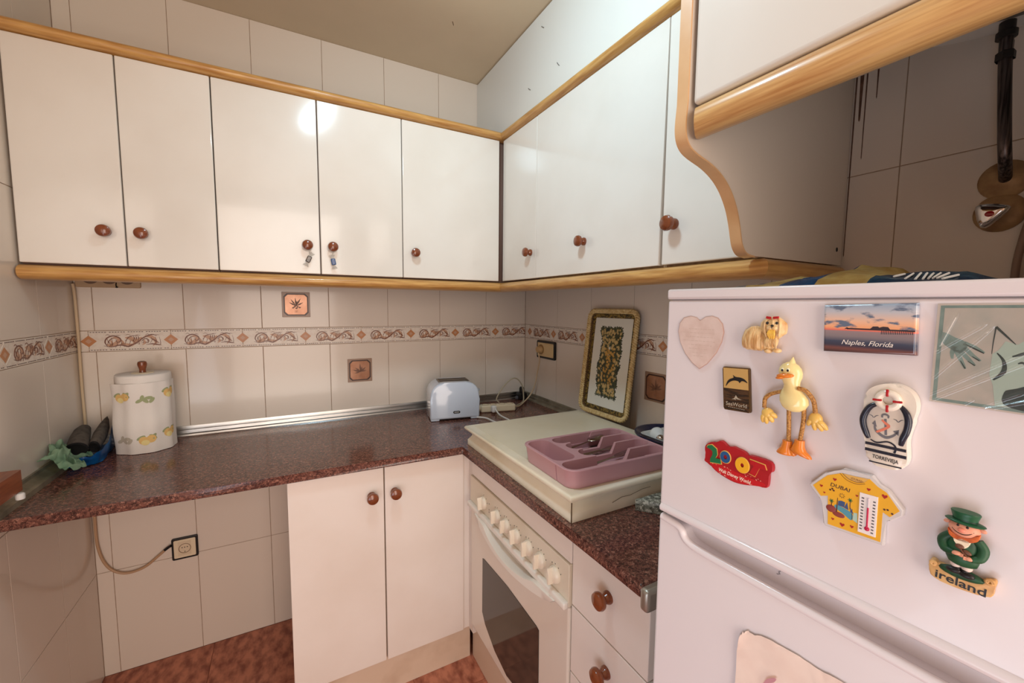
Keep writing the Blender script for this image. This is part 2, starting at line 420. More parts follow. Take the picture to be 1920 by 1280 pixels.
deco(wr, 0, 0, Matrix.Translation((0, -.925, 1.092)) @ RR @ FB, 1)
RUST_SHADE = mat('rust_and_joint_shade', (92, 62, 48), .5, var=((120, 88, 70), 60, .4, .7))
m = M()
for y, z0, z1, w in ((-1.4845, 1.715, 1.90, .0020), (-1.475, 1.80, 1.90, .0050), (-1.504, 1.838, 1.90, .0022), (-1.4650, 1.50, 1.90, .0022)):  # rust drips; the last strip is painted shade along the end panel joint
    m.prism([(-y-w*.7, z1), (-y+w*.7, z1), (-y+w*.5, (z0+z1)/2), (-y+w*.35, z0+.004), (-y, z0), (-y-w*.35, z0+.004), (-y-w*.5, (z0+z1)/2)], 0, .0006, frame((0, 0, 0), (0, -1, 0), (0, 0, 1), (-1, 0, 0)))
part('rust_and_shade_streaks', m, RUST_SHADE, wr, kind='stuff')
# ---- floor tiles
fk = {}
for i in range(6):
    for j in range(11):
        x0 = -1.782+.333*i; y0 = -.333*(j+1)
        x1 = min(x0+.333, 0)
        if x1-x0 < .02: continue
        k = (round(x1-x0, 3))
        if k not in fk: fk[k] = meshify('tile', M().box(.0008, k-.0008, -.3322, -.0008, -G, 0), FLOORM, None, 0)
        link('tile', fk[k], fl, Matrix.Translation((x0, -.333*j, 0)))
# ---- white boxing above the right cupboards
so = struct('trim_1', M().box(-.29, -.004, -1.462, -.002, 2.113, 2.452), SOFFIT)
ST = mat('rusty_staple', (60, 50, 44), .5)
for y, z, a in ((-.594, 2.396, -40), (-.698, 2.218, -50), (-.504, 2.218, -40)):
    m = M(); c_, s_ = math.cos(R(a)), math.sin(R(a))
    m.tube([(-.290, y+.010*c_, z-.010*s_), (-.2925, y+.008*c_, z-.008*s_), (-.2925, y-.008*c_, z+.008*s_), (-.290, y-.010*c_, z+.010*s_)], .0009, 6)
    part('staple', m, ST, so)
# ================================================================== CUPBOARDS
def knob_mesh(r=.0175):
    s = r/.0175
    return meshify('knob', M().lathe([(0, 0), (.0125*s, 0), (.0125*s, .004*s), (.0105*s, .008*s), (.0085*s, .012*s), (.010*s, .016*s), (.0165*s, .020*s), (.0175*s, .025*s), (.0155*s, .030*s), (.009*s, .0335*s), (0, .0345*s)], seg=28), KNOB)
KM = knob_mesh(.0175); KM2 = knob_mesh(.019)
OUTB = frame((0, 0, 0), (1, 0, 0), (0, 0, 1), (0, -1, 0))      # local z -> -y
OUTR = frame((0, 0, 0), (0, -1, 0), (0, 0, 1), (-1, 0, 0))     # local z -> -x
def knob(parent, loc, rot, me=KM):
    o = link('knob', me, parent, MW[parent.name].inverted() @ Matrix.Translation(Vector(loc)) @ rot)
    MW[o.name] = MW[parent.name]; return o
ZB, ZT = 1.484, 2.0744
def door_back(par, x0, x1, kx, front=-.33, th=.019):
    d = part('door', M().box(x0+.0013, x1-.0013, front, front+th, ZB, ZT, .003), DOOR, par)
    knob(d, (kx, front, 1.580), OUTB); return d
cab = thing('wall_cabinet', 'white gloss two-door wall cupboard at the left wall, above the paper towel roll', 'cupboard', (-1.555, 0, ZB), group='wall cupboards')
part('carcass', M().box(-1.778, -1.335, -.309, -.004, ZB-.004, ZT+.01), CARC, cab)
door_back(cab, -1.7785, -1.556, -1.598); door_back(cab, -1.556, -1.334, -1.516)
cab = thing('wall_cabinet', 'white gloss wall cupboard with two sweet-shaped charms hanging from its knobs', 'cupboard', (-1.04, 0, ZB), group='wall cupboards')
part('carcass', M().box(-1.333, -.747, -.309, -.004, ZB-.004, ZT+.01), CARC, cab)
door_back(cab, -1.334, -1.0365, -1.078); door_back(cab, -1.0365, -.746, -.997)
cab = thing('corner_wall_cabinet', 'white gloss corner wall cupboard with one wide and one narrow door at right angles', 'cupboard', (-.36, -.3, ZB), group='wall cupboards')
part('carcass', M().prism([(-.745, -.004), (-.004, -.004), (-.004, -.605), (-.297, -.605), (-.297, -.309), (-.745, -.309)], ZB-.004, ZT+.01), CARC, cab)
door_back(cab, -.746, -.330, -.702)
d = part('door', M().box(-.317, -.298, -.608, -.337, ZB, ZT, .003), DOOR, cab); knob(d, (-.317, -.572, 1.583), OUTR)
cab = thing('wall_cabinet', 'widest white wall cupboard door, second along the right wall, knob in its middle', 'cupboard', (-.15, -.9, ZB), group='wall cupboards')
part('carcass', M().box(-.297, -.004, -1.204, -.607, ZB-.004, ZT+.01), EDGE, cab)
d = part('door', M().prism([(.6095, ZB), (1.199, ZB), (1.2065, ZT), (.6095, ZT)], .298, .317, frame((0, 0, 0), (0, -1, 0), (0, 0, 1), (-1, 0, 0)), .002, both=True), DOOR, cab)
knob(d, (-.317, -.897, 1.583), OUTR)
cab = thing('wall_cabinet', 'white wall cupboard partly hidden by the curved wood-edged end panel', 'cupboard', (-.15, -1.33, ZB), group='wall cupboards')
part('carcass', M().box(-.297, -.004, -1.440, -1.206, ZB-.004, ZT+.01), EDGE, cab)
d = part('door', M().box(-.317, -.298, -1.440, -1.2085, ZB, ZT, .003), DOOR, cab); knob(d, (-.317, -1.244, 1.580), OUTR, KM2)
# ---- pine rails (half-round moulding), mitred in the corner
def rail_sec(z0, z1, depth, n=8):
    c, h = (z0+z1)/2, (z1-z0)/2
    return [(0, z0), (0, z1)]+[(depth*(math.cos(R(a))**.6 if abs(a) < 90 else 0), c+h*math.sin(R(a))) for a in [75-150*i/n for i in range(n+1)]]
def rail_back(z0, z1, x0, name, label, lo=0):
    sec = rail_sec(z0, z1, .046); m = M()
    m.loft([[(x0, -.303-d, z) for d, z in sec], [(-.290-d, -.303-d, z) for d, z in sec]])
    return solo(name, m, WX, label, 'moulding', (-1.0, -.31, z0), 'pine rails of the wall cupboards')
def rail_right(z0, z1, y1, name, label, mit=False):
    sec = rail_sec(z0, z1, .046); m = M()
    m.loft([[(-.290-d, -.303-d, z) for d, z in sec], [(-.290-d, y1-(d if mit else 0), z) for d, z in sec]])
    return solo(name, m, WY, label, 'moulding', (-.3, -.9, z0), 'pine rails of the wall cupboards')
rail_back(2.0755, 2.110, LX+.001, 'pine_rail', 'rounded pine rail along the top of the left-hand run of cupboards')
rail_right(2.0755, 2.110, -1.438, 'pine_rail', 'rounded pine rail along the top of the right-hand run of cupboards')
rail_back(1.438, 1.479, LX+.004, 'pine_rail', 'rounded pine rail along the bottom of the left-hand run of cupboards')
rail_right(1.438, 1.479, -1.440, 'pine_rail', 'rounded pine rail along the bottom of the right-hand run of cupboards', True)
sec = rail_sec(1.438, 1.479, .040); m = M()
m.loft([[(-.2915-d, -1.4405-d, z) for d, z in sec], [(-.020, -1.4405-d, z) for d, z in sec]])
solo('pine_rail', m, WX, 'short darker pine rail returning to the wall under the curved end panel', 'moulding', (-.2, -1.45, 1.438), 'pine rails of the wall cupboards')
# ---- deep overhead cupboard with the curved end panel
oc = thing('overhead_cabinet', 'deep overhead cupboard above the fridge with a curved wood-edged side', 'cupboard', (-.3, -1.8, 1.48))
prof = [(-.553, 2.44), (-.553, 1.72), (-.556, 1.685), (-.553, 1.664), (-.543, 1.650), (-.524, 1.641), (-.486, 1.630), (-.455, 1.615), (-.430, 1.594), (-.410, 1.566), (-.398, 1.538), (-.391, 1.515), (-.384, 1.497), (-.370, 1.484), (-.345, 1.480)]
top_ = [prof[0], prof[1]]; cur = prof[1:]
cs = [prof[0]]+[(p.x, p.y) for p in spline([Vector((a, b, 0)) for a, b in cur], [1]*len(cur), 4)[0]]
FX = frame((0, 0, 0), (1, 0, 0), (0, 0, 1), (0, -1, 0))
pn = part('end_panel', M().prism(cs+[(-.004, 1.480), (-.004, 2.44)], 1.4445, 1.4625, FX), PANEL, oc)
m = M(); L = [Vector((a, b, 0)) for a, b in cs]; secs = []
for i, p in enumerate(L):
    t = L[min(i+1, len(L)-1)]-L[max(i-1, 0)]; t.normalize(); n = Vector((t.y, -t.x, 0)); n = n if n.x < 0 or n.y < 0 else -n
    if n.x > 0.3: n = -n
    q = p+n*.0028
    secs.append([(p.x, -1.4425, p.y), (q.x, -1.4425, q.y), (q.x, -1.4645, q.y), (p.x, -1.4645, p.y)])
m.loft(secs); part('wood_edging', m, wood('pine_edging', (1.5, 1.5, 1.5), (226, 182, 134), (214, 166, 116)), pn)
part('screw_cap', M().ell((-.028, -1.463, 1.515), (.0035, .0015, .005)), BLACK, pn)
part('door', M().box(-.550, -.531, -2.16, -1.4685, 1.712, 2.43, .008, 3), DOOR, oc)
part('front_frame', M().box(-.530, -.512, -2.16, -1.4650, 1.674, 2.44), CARC, oc)
sec = [(-.020, 1.672), (-.020, 1.7105), (.006, 1.7105), (.016, 1.708), (.026, 1.702), (.032, 1.693), (.0335, 1.682), (.030, 1.671), (.020, 1.662), (.008, 1.661), (-.006, 1.664)]
m = M(); m.loft([[(-.530-d, -1.4655-.55*max(0, d), z) for d, z in sec], [(-.530-d, -2.16, z) for d, z in sec]])
part('pine_rail', m, wood('pine_rail_near', (22, 1.0, 22), (226, 182, 120), (192, 136, 80)), oc)
# ================================================================== WORKTOP
ZW0, ZW = .8475, .8745
wt = thing('worktop', 'speckled dark red granite worktop running round the corner', 'worktop', (-1.0, -.3, ZW0))
poly = [(LX+.001, -.6), (LX+.001, -.0015), (-.0015, -.0015), (-.0015, -1.4515), (-.604, -1.4515), (-.604, -.6)]
part('granite_slab', M().prism(poly, ZW0, ZW, bev=.009, seg=4, allb=True), GRAN, wt)
part('end_cap', M().box(-.612, -.02, -1.472, -1.4517, .836, .879, .0075, 3), mat('end_cap_metal', (176, 172, 162), .35, .8), wt)
def strip(name, label, pts, mt, loc): 
    return solo(name, pts, mt, label, 'upstand', loc, 'metal strips behind the worktop')
SP = [(.0005, ZW+.0003), (.0005, .910), (.007, .911), (.0085, .906), (.0085, .897), (.012, .8955), (.013, .884), (.020, .881), (.022, ZW+.0003)]
m = M(); m.loft([[(-1.745, -d, z) for d, z in SP], [(-.0005-d, -d, z) for d, z in SP]])
strip('worktop_upstand', 'shiny silver metal strip between worktop and back wall tiles', m, ALU, (-.9, 0, ZW))
m = M(); m.loft([[(-d, -.0005-d, z) for d, z in SP], [(-d, -.580, z) for d, z in SP]])
strip('worktop_upstand', 'dull grey metal strip at the foot of the right wall, behind the power strip', m, ALUD, (0, -.3, ZW))
SL = [(.0008, ZW+.0003), (.0008, .906), (.008, .907), (.010, .899), (.026, .889), (.029, .892), (.036, .888), (.037, ZW+.0003)]
m = M(); m.loft([[(LX+d, -.0005, z) for d, z in SL], [(LX+d, -.598, z) for d, z in SL]])
strip('worktop_upstand', 'dull stained metal strip at the foot of the left wall', m, ALUD, (LX, -.3, ZW))
# ================================================================== BASE UNITS
bc = thing('base_cabinet', 'cream two-door base cupboard under the worktop beside an empty space', 'cupboard', (-.88, -.3, 0))
part('carcass', M().box(-1.164, -.600, -.566, -.02, .150, .846), EDGE, bc)
part('plinth', M().box(-1.160, -.5575, -.546, -.53, .0005, .150), mat('plinth_board', (222, 200, 178), .45, var=((196, 168, 142), 7, .5, .8)), bc)
for x0, x1, kx in ((-1.167, -.8835, -.924), (-.8815, -.5985, -.849)):
    d = part('door', M().box(x0+.001, x1-.001, -.585, -.567, .153, .846, .002), DOORB, bc); knob(d, (kx, -.585, .751), OUTB, KM2)
part('corner_post', M().box(-.5965, -.574, -.574, -.56, .150, .846).box(-.574, -.560, -.6145, -.56, .150, .846), DOORB, bc)
ov = thing('built_in_oven', 'cream built-in oven with seven control knobs under the worktop', 'oven', (-.3, -.92, .15))
XF = -.580
part('plinth', M().box(-.546, -.53, -1.2160, -.5475, .0005, .150), MATS['plinth_board'], ov)
part('housing', M().box(-.555, -.06, -1.210, -.622, .155, .83), CARC, ov)
part('filler_strip', M().box(-.580, -.556, -1.211, -.6175, .772, .8455, .0015), DOORB, ov)
part('control_panel', M().box(-.586, -.556, -1.211, -.6175, .664, .7705, .002), OVF, ov)
dr = part('door', M().box(-.584, -.556, -1.211, -.6175, .200, .6605, .006, 3), OVW, ov)
gl = [(.722, .512), (.735, .516), (.9, .524), (1.07, .516), (1.083, .512), (1.085, .315), (1.06, .285), (.99, .245), (.903, .228), (.82, .245), (.745, .285), (.720, .315)]
part('oven_window', M().prism(gl, .580, .5855, OUTR, bev=.001), OVG, dr)
# curved handle: top bar, hanging arch with a grip opening
m = M(); N = 28; sec2 = []
m.box(-.600, -.584, -1.211, -.619, .660, .679, .004)
low = lambda t: .660-.043*math.sin(math.pi*min(1, max(0, t)))**.55
up_ = lambda t: .664-.030*max(0, math.sin(math.pi*(t-.2)/.6) if .2 < t < .8 else 0)**.6
for i in range(N+1):
    t = i/N; y = -.690-.485*t; hump = .018+.016*math.sin(math.pi*t)
    a, b_ = low(t), max(up_(t), low(t)+.004)
    sec2.append([(-.584, y, a), (-.584, y, b_), (-.584-hump*.8, y, b_), (-.584-hump, y, b_-.002), (-.584-hump, y, a+.003), (-.584-hump*.75, y, a)])
m.loft(sec2)
part('handle', m, mat('oven_handle_white', (238, 232, 222), .25, coat=.3), dr, smooth=60)
def oven_knob():
    m = M(); m.lathe([(0, 0), (.0215, 0), (.0215, .003), (.0205, .006), (.0185, .009), (.014, .0115), (0, .0125)], seg=28)
    m.prism([(-.0030, -.0195), (.0030, -.0195), (.0052, -.004), (.0046, .006), (.0014, .0205), (-.0014, .0205), (-.0046, .006), (-.0052, -.004)], .004, .0235, bev=.0028, seg=3)
    return meshify('knob', m, mat('oven_knob_white', (240, 228, 208), .3, coat=.3))
OK_ = oven_knob(); mk = M()
for i, y in enumerate((-.733, -.834, -.897, -.960, -1.027, -1.090, -1.155)):
    o = link('knob', OK_, ov, MW[ov.name].inverted() @ Matrix.Translation((-.586, y, .715)) @ OUTR @ Matrix.Rotation(R([8, 0, -4, 5, 0, -5, 3][i]), 4, 'Z')); MW[o.name] = MW[ov.name]
    for a in (60, 90, 30, 120) if i else (90, 50, 20):
        ca, sa = math.cos(R(a)), math.sin(R(a))
        mk.box(-.5868, -.586, y-.0275*ca-.0009, y-.0275*ca+.0009, .715+.0275*sa-.0011, .715+.0275*sa+.0011)
mk.box(-.5868, -.586, -.776, -.774, .70, .703).box(-.5868, -.586, -.776, -.774, .708, .711).box(-.5868, -.586, -.776, -.774, .728, .731)
part('dial_marks', mk, BLACK, ov, kind='stuff')
dc = thing('drawer_cabinet', 'narrow cream drawer unit between the oven and the fridge', 'drawers', (-.3, -1.33, 0))
part('carcass', M().box(-.561, -.03, -1.4500, -1.2185, .150, .8455), EDGE, dc)
part('plinth', M().box(-.546, -.53, -1.4500, -1.2165, .0005, .150), MATS['plinth_board'], dc)
for z0, z1 in ((.676, .8455), (.507, .673), (.332, .504), (.155, .329)):
    d = part('drawer', M().box(-.580, -.5615, -1.4510, -1.2165, z0, z1, .0018), DOORB, dc); knob(d, (-.580, -1.340, z0+.098), OUTR, KM2)
# ================================================================== HOB COVER
hc = thing('hob_cover', 'cream painted wooden cover box lying over the hob', 'cover', (-.3, -.9, ZW))
def ringbox(x0, x1, y0, y1, z): return [(x0, y0, z), (x1, y0, z), (x1, y1, z), (x0, y1, z)]
m = M(); z0 = ZW+.0005
PR = [(.002, 0), (.002, .018), (-.002, .023), (-.009, .033), (-.011, .042), (-.006, .048), (.006, .052), (.011, .057), (.012, .062), (.008, .067), (.001, .069)]
secs = [ringbox(-.583-o, -.085+o, -1.212-o, -.592+o, z0+h) for o, h in PR]
m.loft(secs); part('moulded_frame', m, HOBC, hc, smooth=50)
part('top_panel', M().box(-.566, -.10, -1.196, -.608, z0+.069, z0+.0695), mat('cover_top_board', (240, 230, 206), .28, var=((232, 220, 192), 5, .4, .7)), hc)
m = M(); m.box(-.5862, -.5842, -1.2155, -1.2135, z0+.001, z0+.060)
m.tube([(-.46, -1.2143, z0+.022), (-.43, -1.2145, z0+.030), (-.40, -1.2145, z0+.029), (-.36, -1.2145, z0+.036), (-.33, -1.2143, z0+.036)], .0006, 5)
part('paint_crack', m, mat('paint_crack', (92, 72, 50), .9), hc, kind='stuff')
ZH = z0+.0695
# ================================================================== THINGS ON THE HOB COVER
# ---- mauve cutlery tray
ct = thing('cutlery_tray', 'mauve plastic cutlery tray on the cream hob cover', 'tray', mtx=Matrix.Translation((-.410, -1.088, ZH+.0005)) @ Matrix.Rotation(R(-1.5), 4, 'Z'))
TW, TD, TH = .168, .119, .047
def boolop(a, cutters):
    me = bpy.data.meshes.new('b'); a.bm.to_mesh(me); a.bm.free(); o = bpy.data.objects.new('b', me); COL.objects.link(o); tmp = []
    for c in cutters:
        mc = bpy.data.meshes.new('c'); c.bm.to_mesh(mc); c.bm.free(); oc_ = bpy.data.objects.new('c', mc); COL.objects.link(oc_); tmp.append(oc_)
        md = o.modifiers.new('b', 'BOOLEAN'); md.operation = 'DIFFERENCE'; md.object = oc_; md.solver = 'EXACT'
    dg = bpy.context.evaluated_depsgraph_get(); res = bpy.data.meshes.new_from_object(o.evaluated_get(dg))
    m = M(); m.bm.from_mesh(res)
    for q in tmp+[o]: bpy.data.objects.remove(q)
    return m
def taper(pts, h0, h1, k0, k1, steps=1):
    cx = sum(p[0] for p in pts)/len(pts); cy = sum(p[1] for p in pts)/len(pts)
    hx = max(abs(p[0]-cx) for p in pts); hy = max(abs(p[1]-cy) for p in pts)
    m = M(); S = lambda d: [((cx+(p[0]-cx)*(hx-d)/hx), (cy+(p[1]-cy)*(hy-d)/hy)) for p in pts]
    m.loft([[(x, y, h0) for x, y in S(k0)], [(x, y, h1) for x, y in S(k1)]])
    return m
out = rrect(-TW, TW, -TD, TD, .03, 6)
blk = taper(out, 0, TH, .006, 0)
cut = []
YF = -.054
cut.append(taper(rrect(-TW+.005, -TW+.076, YF+.004, TD-.005, .026, 6), .003, TH+.02, .005, 0))
ys = [YF+.002, .004, .059, TD-.005]
for x0, a, b in [(-TW+.005, -TD+.005, YF)]+[(-TW+.084+[.012, .010, .0][k], ys[k], ys[k+1]) for k in range(3)]:
    cut.append(taper(rrect(x0, TW-.005, a+.0022, b-.0022, min(.024, (b-a)/2-.0025), 6), .003, TH+.02, .004, 0))
mid = M(); mid.prism([(-.040, .018), (.058, .018), (.082, TH+.02), (-.046, TH+.02)], -TD+.006, TD-.006, FX)
cut.append(mid)
n1 = M(); n1.prism([(-TW-.02, YF-.006), (-TW-.02, YF+.008), (-TW+.012, YF+.002), (-TW+.012, YF)], -.01, TH-.004); cut.append(n1)
part('tray_body', boolop(blk, cut), MAUVE, ct, local=True, smooth=35)
m = M(); m.tube([(x, y, TH-.001) for x, y in rrect(-TW-.0005, TW+.0005, -TD-.0005, TD+.0005, .03, 6)], .0026, 8, closed=True)
part('rolled_rim', m, MAUVE, ct, local=True)
CT = MW[ct.name]
def cutlery(kind, x, y, a, label, z=.0065, tilt=0):
    mt = CT @ Matrix.Translation((x, y, z)) @ Matrix.Rotation(R(a), 4, 'Z') @ Matrix.Rotation(R(tilt), 4, 'Y')
    t = thing(kind, label, kind, mtx=mt, group='cutlery in the mauve tray')
    h = M(); h.tube([(-.095, 0, .003), (-.06, 0, .0036), (-.01, 0, .003), (.02, 0, .0034)], [.0055, .0065, .004, .0035], 10, flat=.35, smooth=5, up=(0, 0, 1))
    part('handle', h, STEEL, t, local=True)
    b = M()
    if kind == 'spoon':
        b.ell((.05, 0, .006), (.032, .019, .004)); part('bowl', b, STEEL, t, local=True)
    elif kind == 'fork':
        b.prism([(.015, -.004), (.04, -.011), (.05, -.011), (.05, .011), (.04, .011), (.015, .004)], .002, .0038, bev=.0006)
        for k in range(4): b.box(.049, .085, -.0105+.006*k, -.0075+.006*k, .0022, .0038, .0005)
        part('tines', b, STEEL, t, local=True)
    else:
        b.prism([(.015, -.006), (.09, -.008), (.105, .002), (.10, .007), (.015, .006)], .002, .0036, bev=.0005)
        part('blade', b, STEEL, t, local=True)
cutlery('spoon', .030, .094, 4, 'shiny steel spoon in the farthest compartment of the cutlery tray', .020, -7)
cutlery('spoon', .020, .080, -6, 'steel spoon lying below another spoon in the farthest compartment of the tray')
cutlery('fork', .005, .040, 5, 'steel fork handle lying in the second compartment from the wall in the tray')
cutlery('fork', .030, .026, -4, 'steel fork with tines up in the second compartment of the cutlery tray', .019, -5)
cutlery('fork', .025, -.026, 6, 'steel fork in the third compartment of the cutlery tray', .014, -4)
cutlery('knife', .035, -.083, 3, 'table knife in the nearest compartment of the cutlery tray', .017, -4)
cutlery('knife', .040, -.097, 0, 'table knife lying against the near wall of the cutlery tray')
# ---- wicker serving tray leaning on the right wall
yw, le = .0284, .114
rr_ = Vector((math.sin(yw), -math.cos(yw), 0)); nm = Vector((math.cos(yw), math.sin(yw), 0))
upv = math.cos(le)*Vector((0, 0, 1))+math.sin(le)*nm; outv = rr_.cross(upv)
WT = frame(Vector((-.0860, -.5815, ZH+.003)), rr_, upv, outv)
tr = thing('wicker_tray', 'wicker serving tray with a yellow flower picture leaning on the wall tiles', 'tray', mtx=WT)
w_, h_ = .2784, .4265
WK = mat('wicker_straw', (228, 204, 150), .55, var=((194, 160, 102), 90, .35, .7)); WKD = mat('wicker_dark', (112, 84, 46), .65, var=((70, 50, 28), 160, .4, .65))
def rrpath(ins, z, r, n): 
    base = rrect(ins, w_-ins, ins, h_-ins, max(.004, r-ins), 8); P = [Vector((x, y, z)) for x, y in base]
    L = [0]
    for i in range(len(P)): L.append(L[-1]+(P[(i+1) % len(P)]-P[i]).length)
    o = []
    for k in range(n):
        d = L[-1]*k/n; i = max(j for j in range(len(P)) if L[j] <= d); t = (d-L[i])/(L[i+1]-L[i]); o.append(P[i].lerp(P[(i+1) % len(P)], t))
    return o
m = M(); N = 700; base = rrpath(.0095, -.009, .04, N)
for ph in (0, 1, 2):
    P = []
    for k in range(N):
        t = (base[(k+1) % N]-base[k-1]).normalized(); nn = Vector((t.y, -t.x, 0)); a = 2*math.pi*(k*46/N+ph/3)
        P.append(base[k]+nn*(.0062*math.cos(a))+Vector((0, 0, .0050*math.sin(2*a)*.6+.0022*math.sin(a))))
    m.tube(P, .0042, 6, closed=True)
part('braided_rim', m, WK, tr, local=True, smooth=60)
m = M(); a0 = rrpath(.004, -.006, .04, 160); a1 = rrpath(.010, -.025, .04, 160)
m.loft([[tuple(p) for p in a0], [tuple(p) for p in a1]], cap=False); 
a0 = rrpath(.017, -.010, .04, 160); a1 = rrpath(.021, -.0205, .04, 160)
m.loft([[tuple(p) for p in a0], [tuple(p) for p in a1]], cap=False)
part('woven_side', m, WKD, tr, local=True)
part('back_board', M().prism(rrect(.012, w_-.012, .012, h_-.012, .03, 8), -.025, -.0205), WKD, tr, local=True)
part('printed_border', M().prism(rrect(.020, w_-.020, .020, h_-.020, .02, 8), -.0205, -.0202), mat('mottled_print_border', (150, 122, 58), .35, var=((44, 40, 24), 170, .42, .58)), tr, local=True)
part('print_ground', M().prism(rrect(.037, w_-.037, .036, h_-.036, .004, 3), -.0202, -.0199), mat('print_white', (228, 226, 214), .28), tr, local=True)
rnd = random.Random(4); lf = M(); f1_ = M(); f2_ = M(); dk = M()
def star(m, x, y, r, n, w0, w1, a0=0):
    for k in range(n):
        a = a0+2*math.pi*k/n; ca, sa = math.cos(a), math.sin(a); p = lambda l, s: (x+l*ca-s*sa, y+l*sa+s*ca)
        m.poly([(*p(0, 0), w1), (*p(r*.5, -r*.28), w1), (*p(r, 0), w1), (*p(r*.5, r*.28), w1)])
def edge(y):
    return .003*math.sin(y*40)+.005*math.sin(y*97+1)
for i in range(1150):
    y = rnd.uniform(.078, .352); c = w_/2-.002+.004*math.sin(y*30); hw = .054+edge(y)*.6
    x = c+rnd.uniform(-hw, hw)
    star(lf if i % 3 else dk, x, y, rnd.uniform(.008, .0125), rnd.choice((3, 4, 5)), 0, -.0197+.00001*(i % 9), rnd.uniform(0, 6))
for i in range(260):
    y = rnd.uniform(.085, .345); c = w_/2-.002+.004*math.sin(y*30); hw = .049+edge(y)*.6
    x = c+rnd.uniform(-hw, hw); mid_ = abs(y-.2) < .07 and abs(x-c) < .028
    star(f2_ if mid_ else f1_, x, y, rnd.uniform(.0055, .0075), 5, 0, -.0195+.00001*(i % 9), rnd.uniform(0, 6))
for nm_, mm, c in (('leaf_print', lf, (70, 76, 48)), ('dark_leaf_print', dk, (38, 46, 40)), ('flower_print', f1_, (206, 178, 116)), ('orange_flower_print', f2_, (206, 160, 78))):
    part(nm_, mm, mat(nm_, c, .35), tr, local=True, kind='stuff', smooth=0)
# ---- navy dish with a light bulb
dl = (-.118, -1.092, ZH+.0005)
di = thing('dish', 'navy blue dish half hidden behind the fridge on the hob cover', 'dish', dl)
part('bowl', M().lathe([(0, 0), (.060, 0), (.066, .002), (.090, .022), (.103, .036), (.106, .041), (.105, .0445), (.100, .0445), (.095, .040), (.080, .024), (.060, .009), (0, .008)], Matrix.Translation(dl), 48), NAVY, di)
sm = M(); sm.loft([[(dl[0]+x*k, dl[1]+y*k, dl[2]+z) for x, y in rrect(-1, 1, -1, 1, .3, 4)] for k, z in ((.045, .0095), (.047, .010), (.064, .037), (.067, .038), (.0655, .039), (.061, .037), (.044, .012))])
solo('saucer', sm, mat('grey_porcelain', (206, 208, 204), .2, coat=.3), 'pale grey square saucer lying inside the navy dish', 'saucer', dl)
bl = (dl[0]-.026, dl[1]+.026, dl[2]+.036)
lb_ = thing('light_bulb', 'round white light bulb lying in the saucer inside the navy dish', 'light bulb', bl)
bm_ = Matrix.Translation(bl) @ Matrix.Rotation(R(-120), 4, 'Z') @ Matrix.Rotation(R(97), 4, 'Y')
part('glass_globe', M().lathe([(0, -.0235), (.010, -.0215), (.018, -.016), (.023, -.006), (.0235, .002), (.021, .010), (.016, .018), (.0125, .024), (.0125, .028)], bm_, 28), mat('opal_glass', (232, 236, 234), .06, coat=.6), lb_)
part('screw_cap', M().lathe([(.0125, .027), (.0128, .029), (.0118, .031), (.0128, .033), (.0118, .035), (.0128, .037), (.0118, .039), (.009, .043), (.004, .045), (0, .045)], bm_, 24), STEEL, lb_)
# ---- grey granite offcut
solo('granite_board', M().prism([(-.408, -1.238), (-.30, -1.365), (-.13, -1.40), (-.04, -1.30), (-.04, -1.2385)], ZW+.0005, ZW+.030, bev=.002, allb=True), GRGR, 'grey speckled granite board on the worktop between hob cover and fridge', 'board', (-.2, -1.3, ZW))
# ================================================================== THINGS ON THE WORKTOP
# ---- toaster
tm = Matrix.Translation((-.500, -.207, ZW+.0005)) @ Matrix.Rotation(R(-9.7), 4, 'Z')
ts = thing('toaster', 'white two-slice toaster on the worktop by the back wall', 'toaster', mtx=tm)
hl, hd, hh = .110, .070, .168
sil = [(-hl+.004, .0), (-hl, .014), (-hl+.001, .09)]+[(-hl+.062-.060*math.cos(R(a)), hh-.058+.058*math.sin(R(a))) for a in range(15, 91, 15)]
sil = sil+[(-x, y) for x, y in sil[::-1]]
foot = [(-hl+.004, 0), (-hl+.045, 0), (-hl+.050, .009), (hl-.050, .009), (hl-.045, 0), (hl-.004, 0)]
sil2 = sil[1:-1]
m = M(); m.prism([(-hl+.003, .007), (hl-.003, .007)]+[(p[0], p[1]) for p in sil2[::-1]], -hd, hd, FX, .026, 6, both=True)
part('body', m, mat('toaster_white', (208, 220, 236), .12, coat=.5), ts, local=True, smooth=50)
part('slot_plate', M().box(-.068, .068, -.040, .040, hh-.0015, hh+.0015, .001), mat('toaster_slot_metal', (120, 112, 100), .3, .8), ts, local=True)
for y in (-.022, .022): part('slot', M().box(-.062, .062, y-.011, y+.011, hh+.001, hh+.0022), BLACK, ts, local=True)
part('lever', M().box(hl-.002, hl+.016, -.010, .010, .112, .122, .003), mat('lever_grey', (180, 184, 190), .3), ts, local=True)
part('dial', M().lathe([(.012, 0), (.012, .007), (.009, .010), (0, .010)], Matrix.Translation((hl-.004, -.02, .045)) @ Matrix.Rotation(R(90), 4, 'Y'), 20), WHITE, ts, local=True)
for x in (-hl+.022, hl-.022):
    for y in (-hd+.022, hd-.022): part('foot', M().box(x-.019, x+.019, y-.019, y+.019, .0003, .012, .004, 2), MATS['toaster_white'], ts, local=True)
part('base_gap_shade', M().box(-hl+.03, hl-.03, -hd+.012, hd-.012, .002, .012), BLACK, ts, local=True)  # black box painted in for the shade under the toaster body
bd = part('badge', M().prism(rrect(-.0155, .0155, -.0055, .0055, .0053, 5), 0, .0012, frame((.005, -hd, .036), (1, 0, 0), (0, 0, 1), (0, -1, 0)), .0004), BLACK, ts, local=True)
m = M()
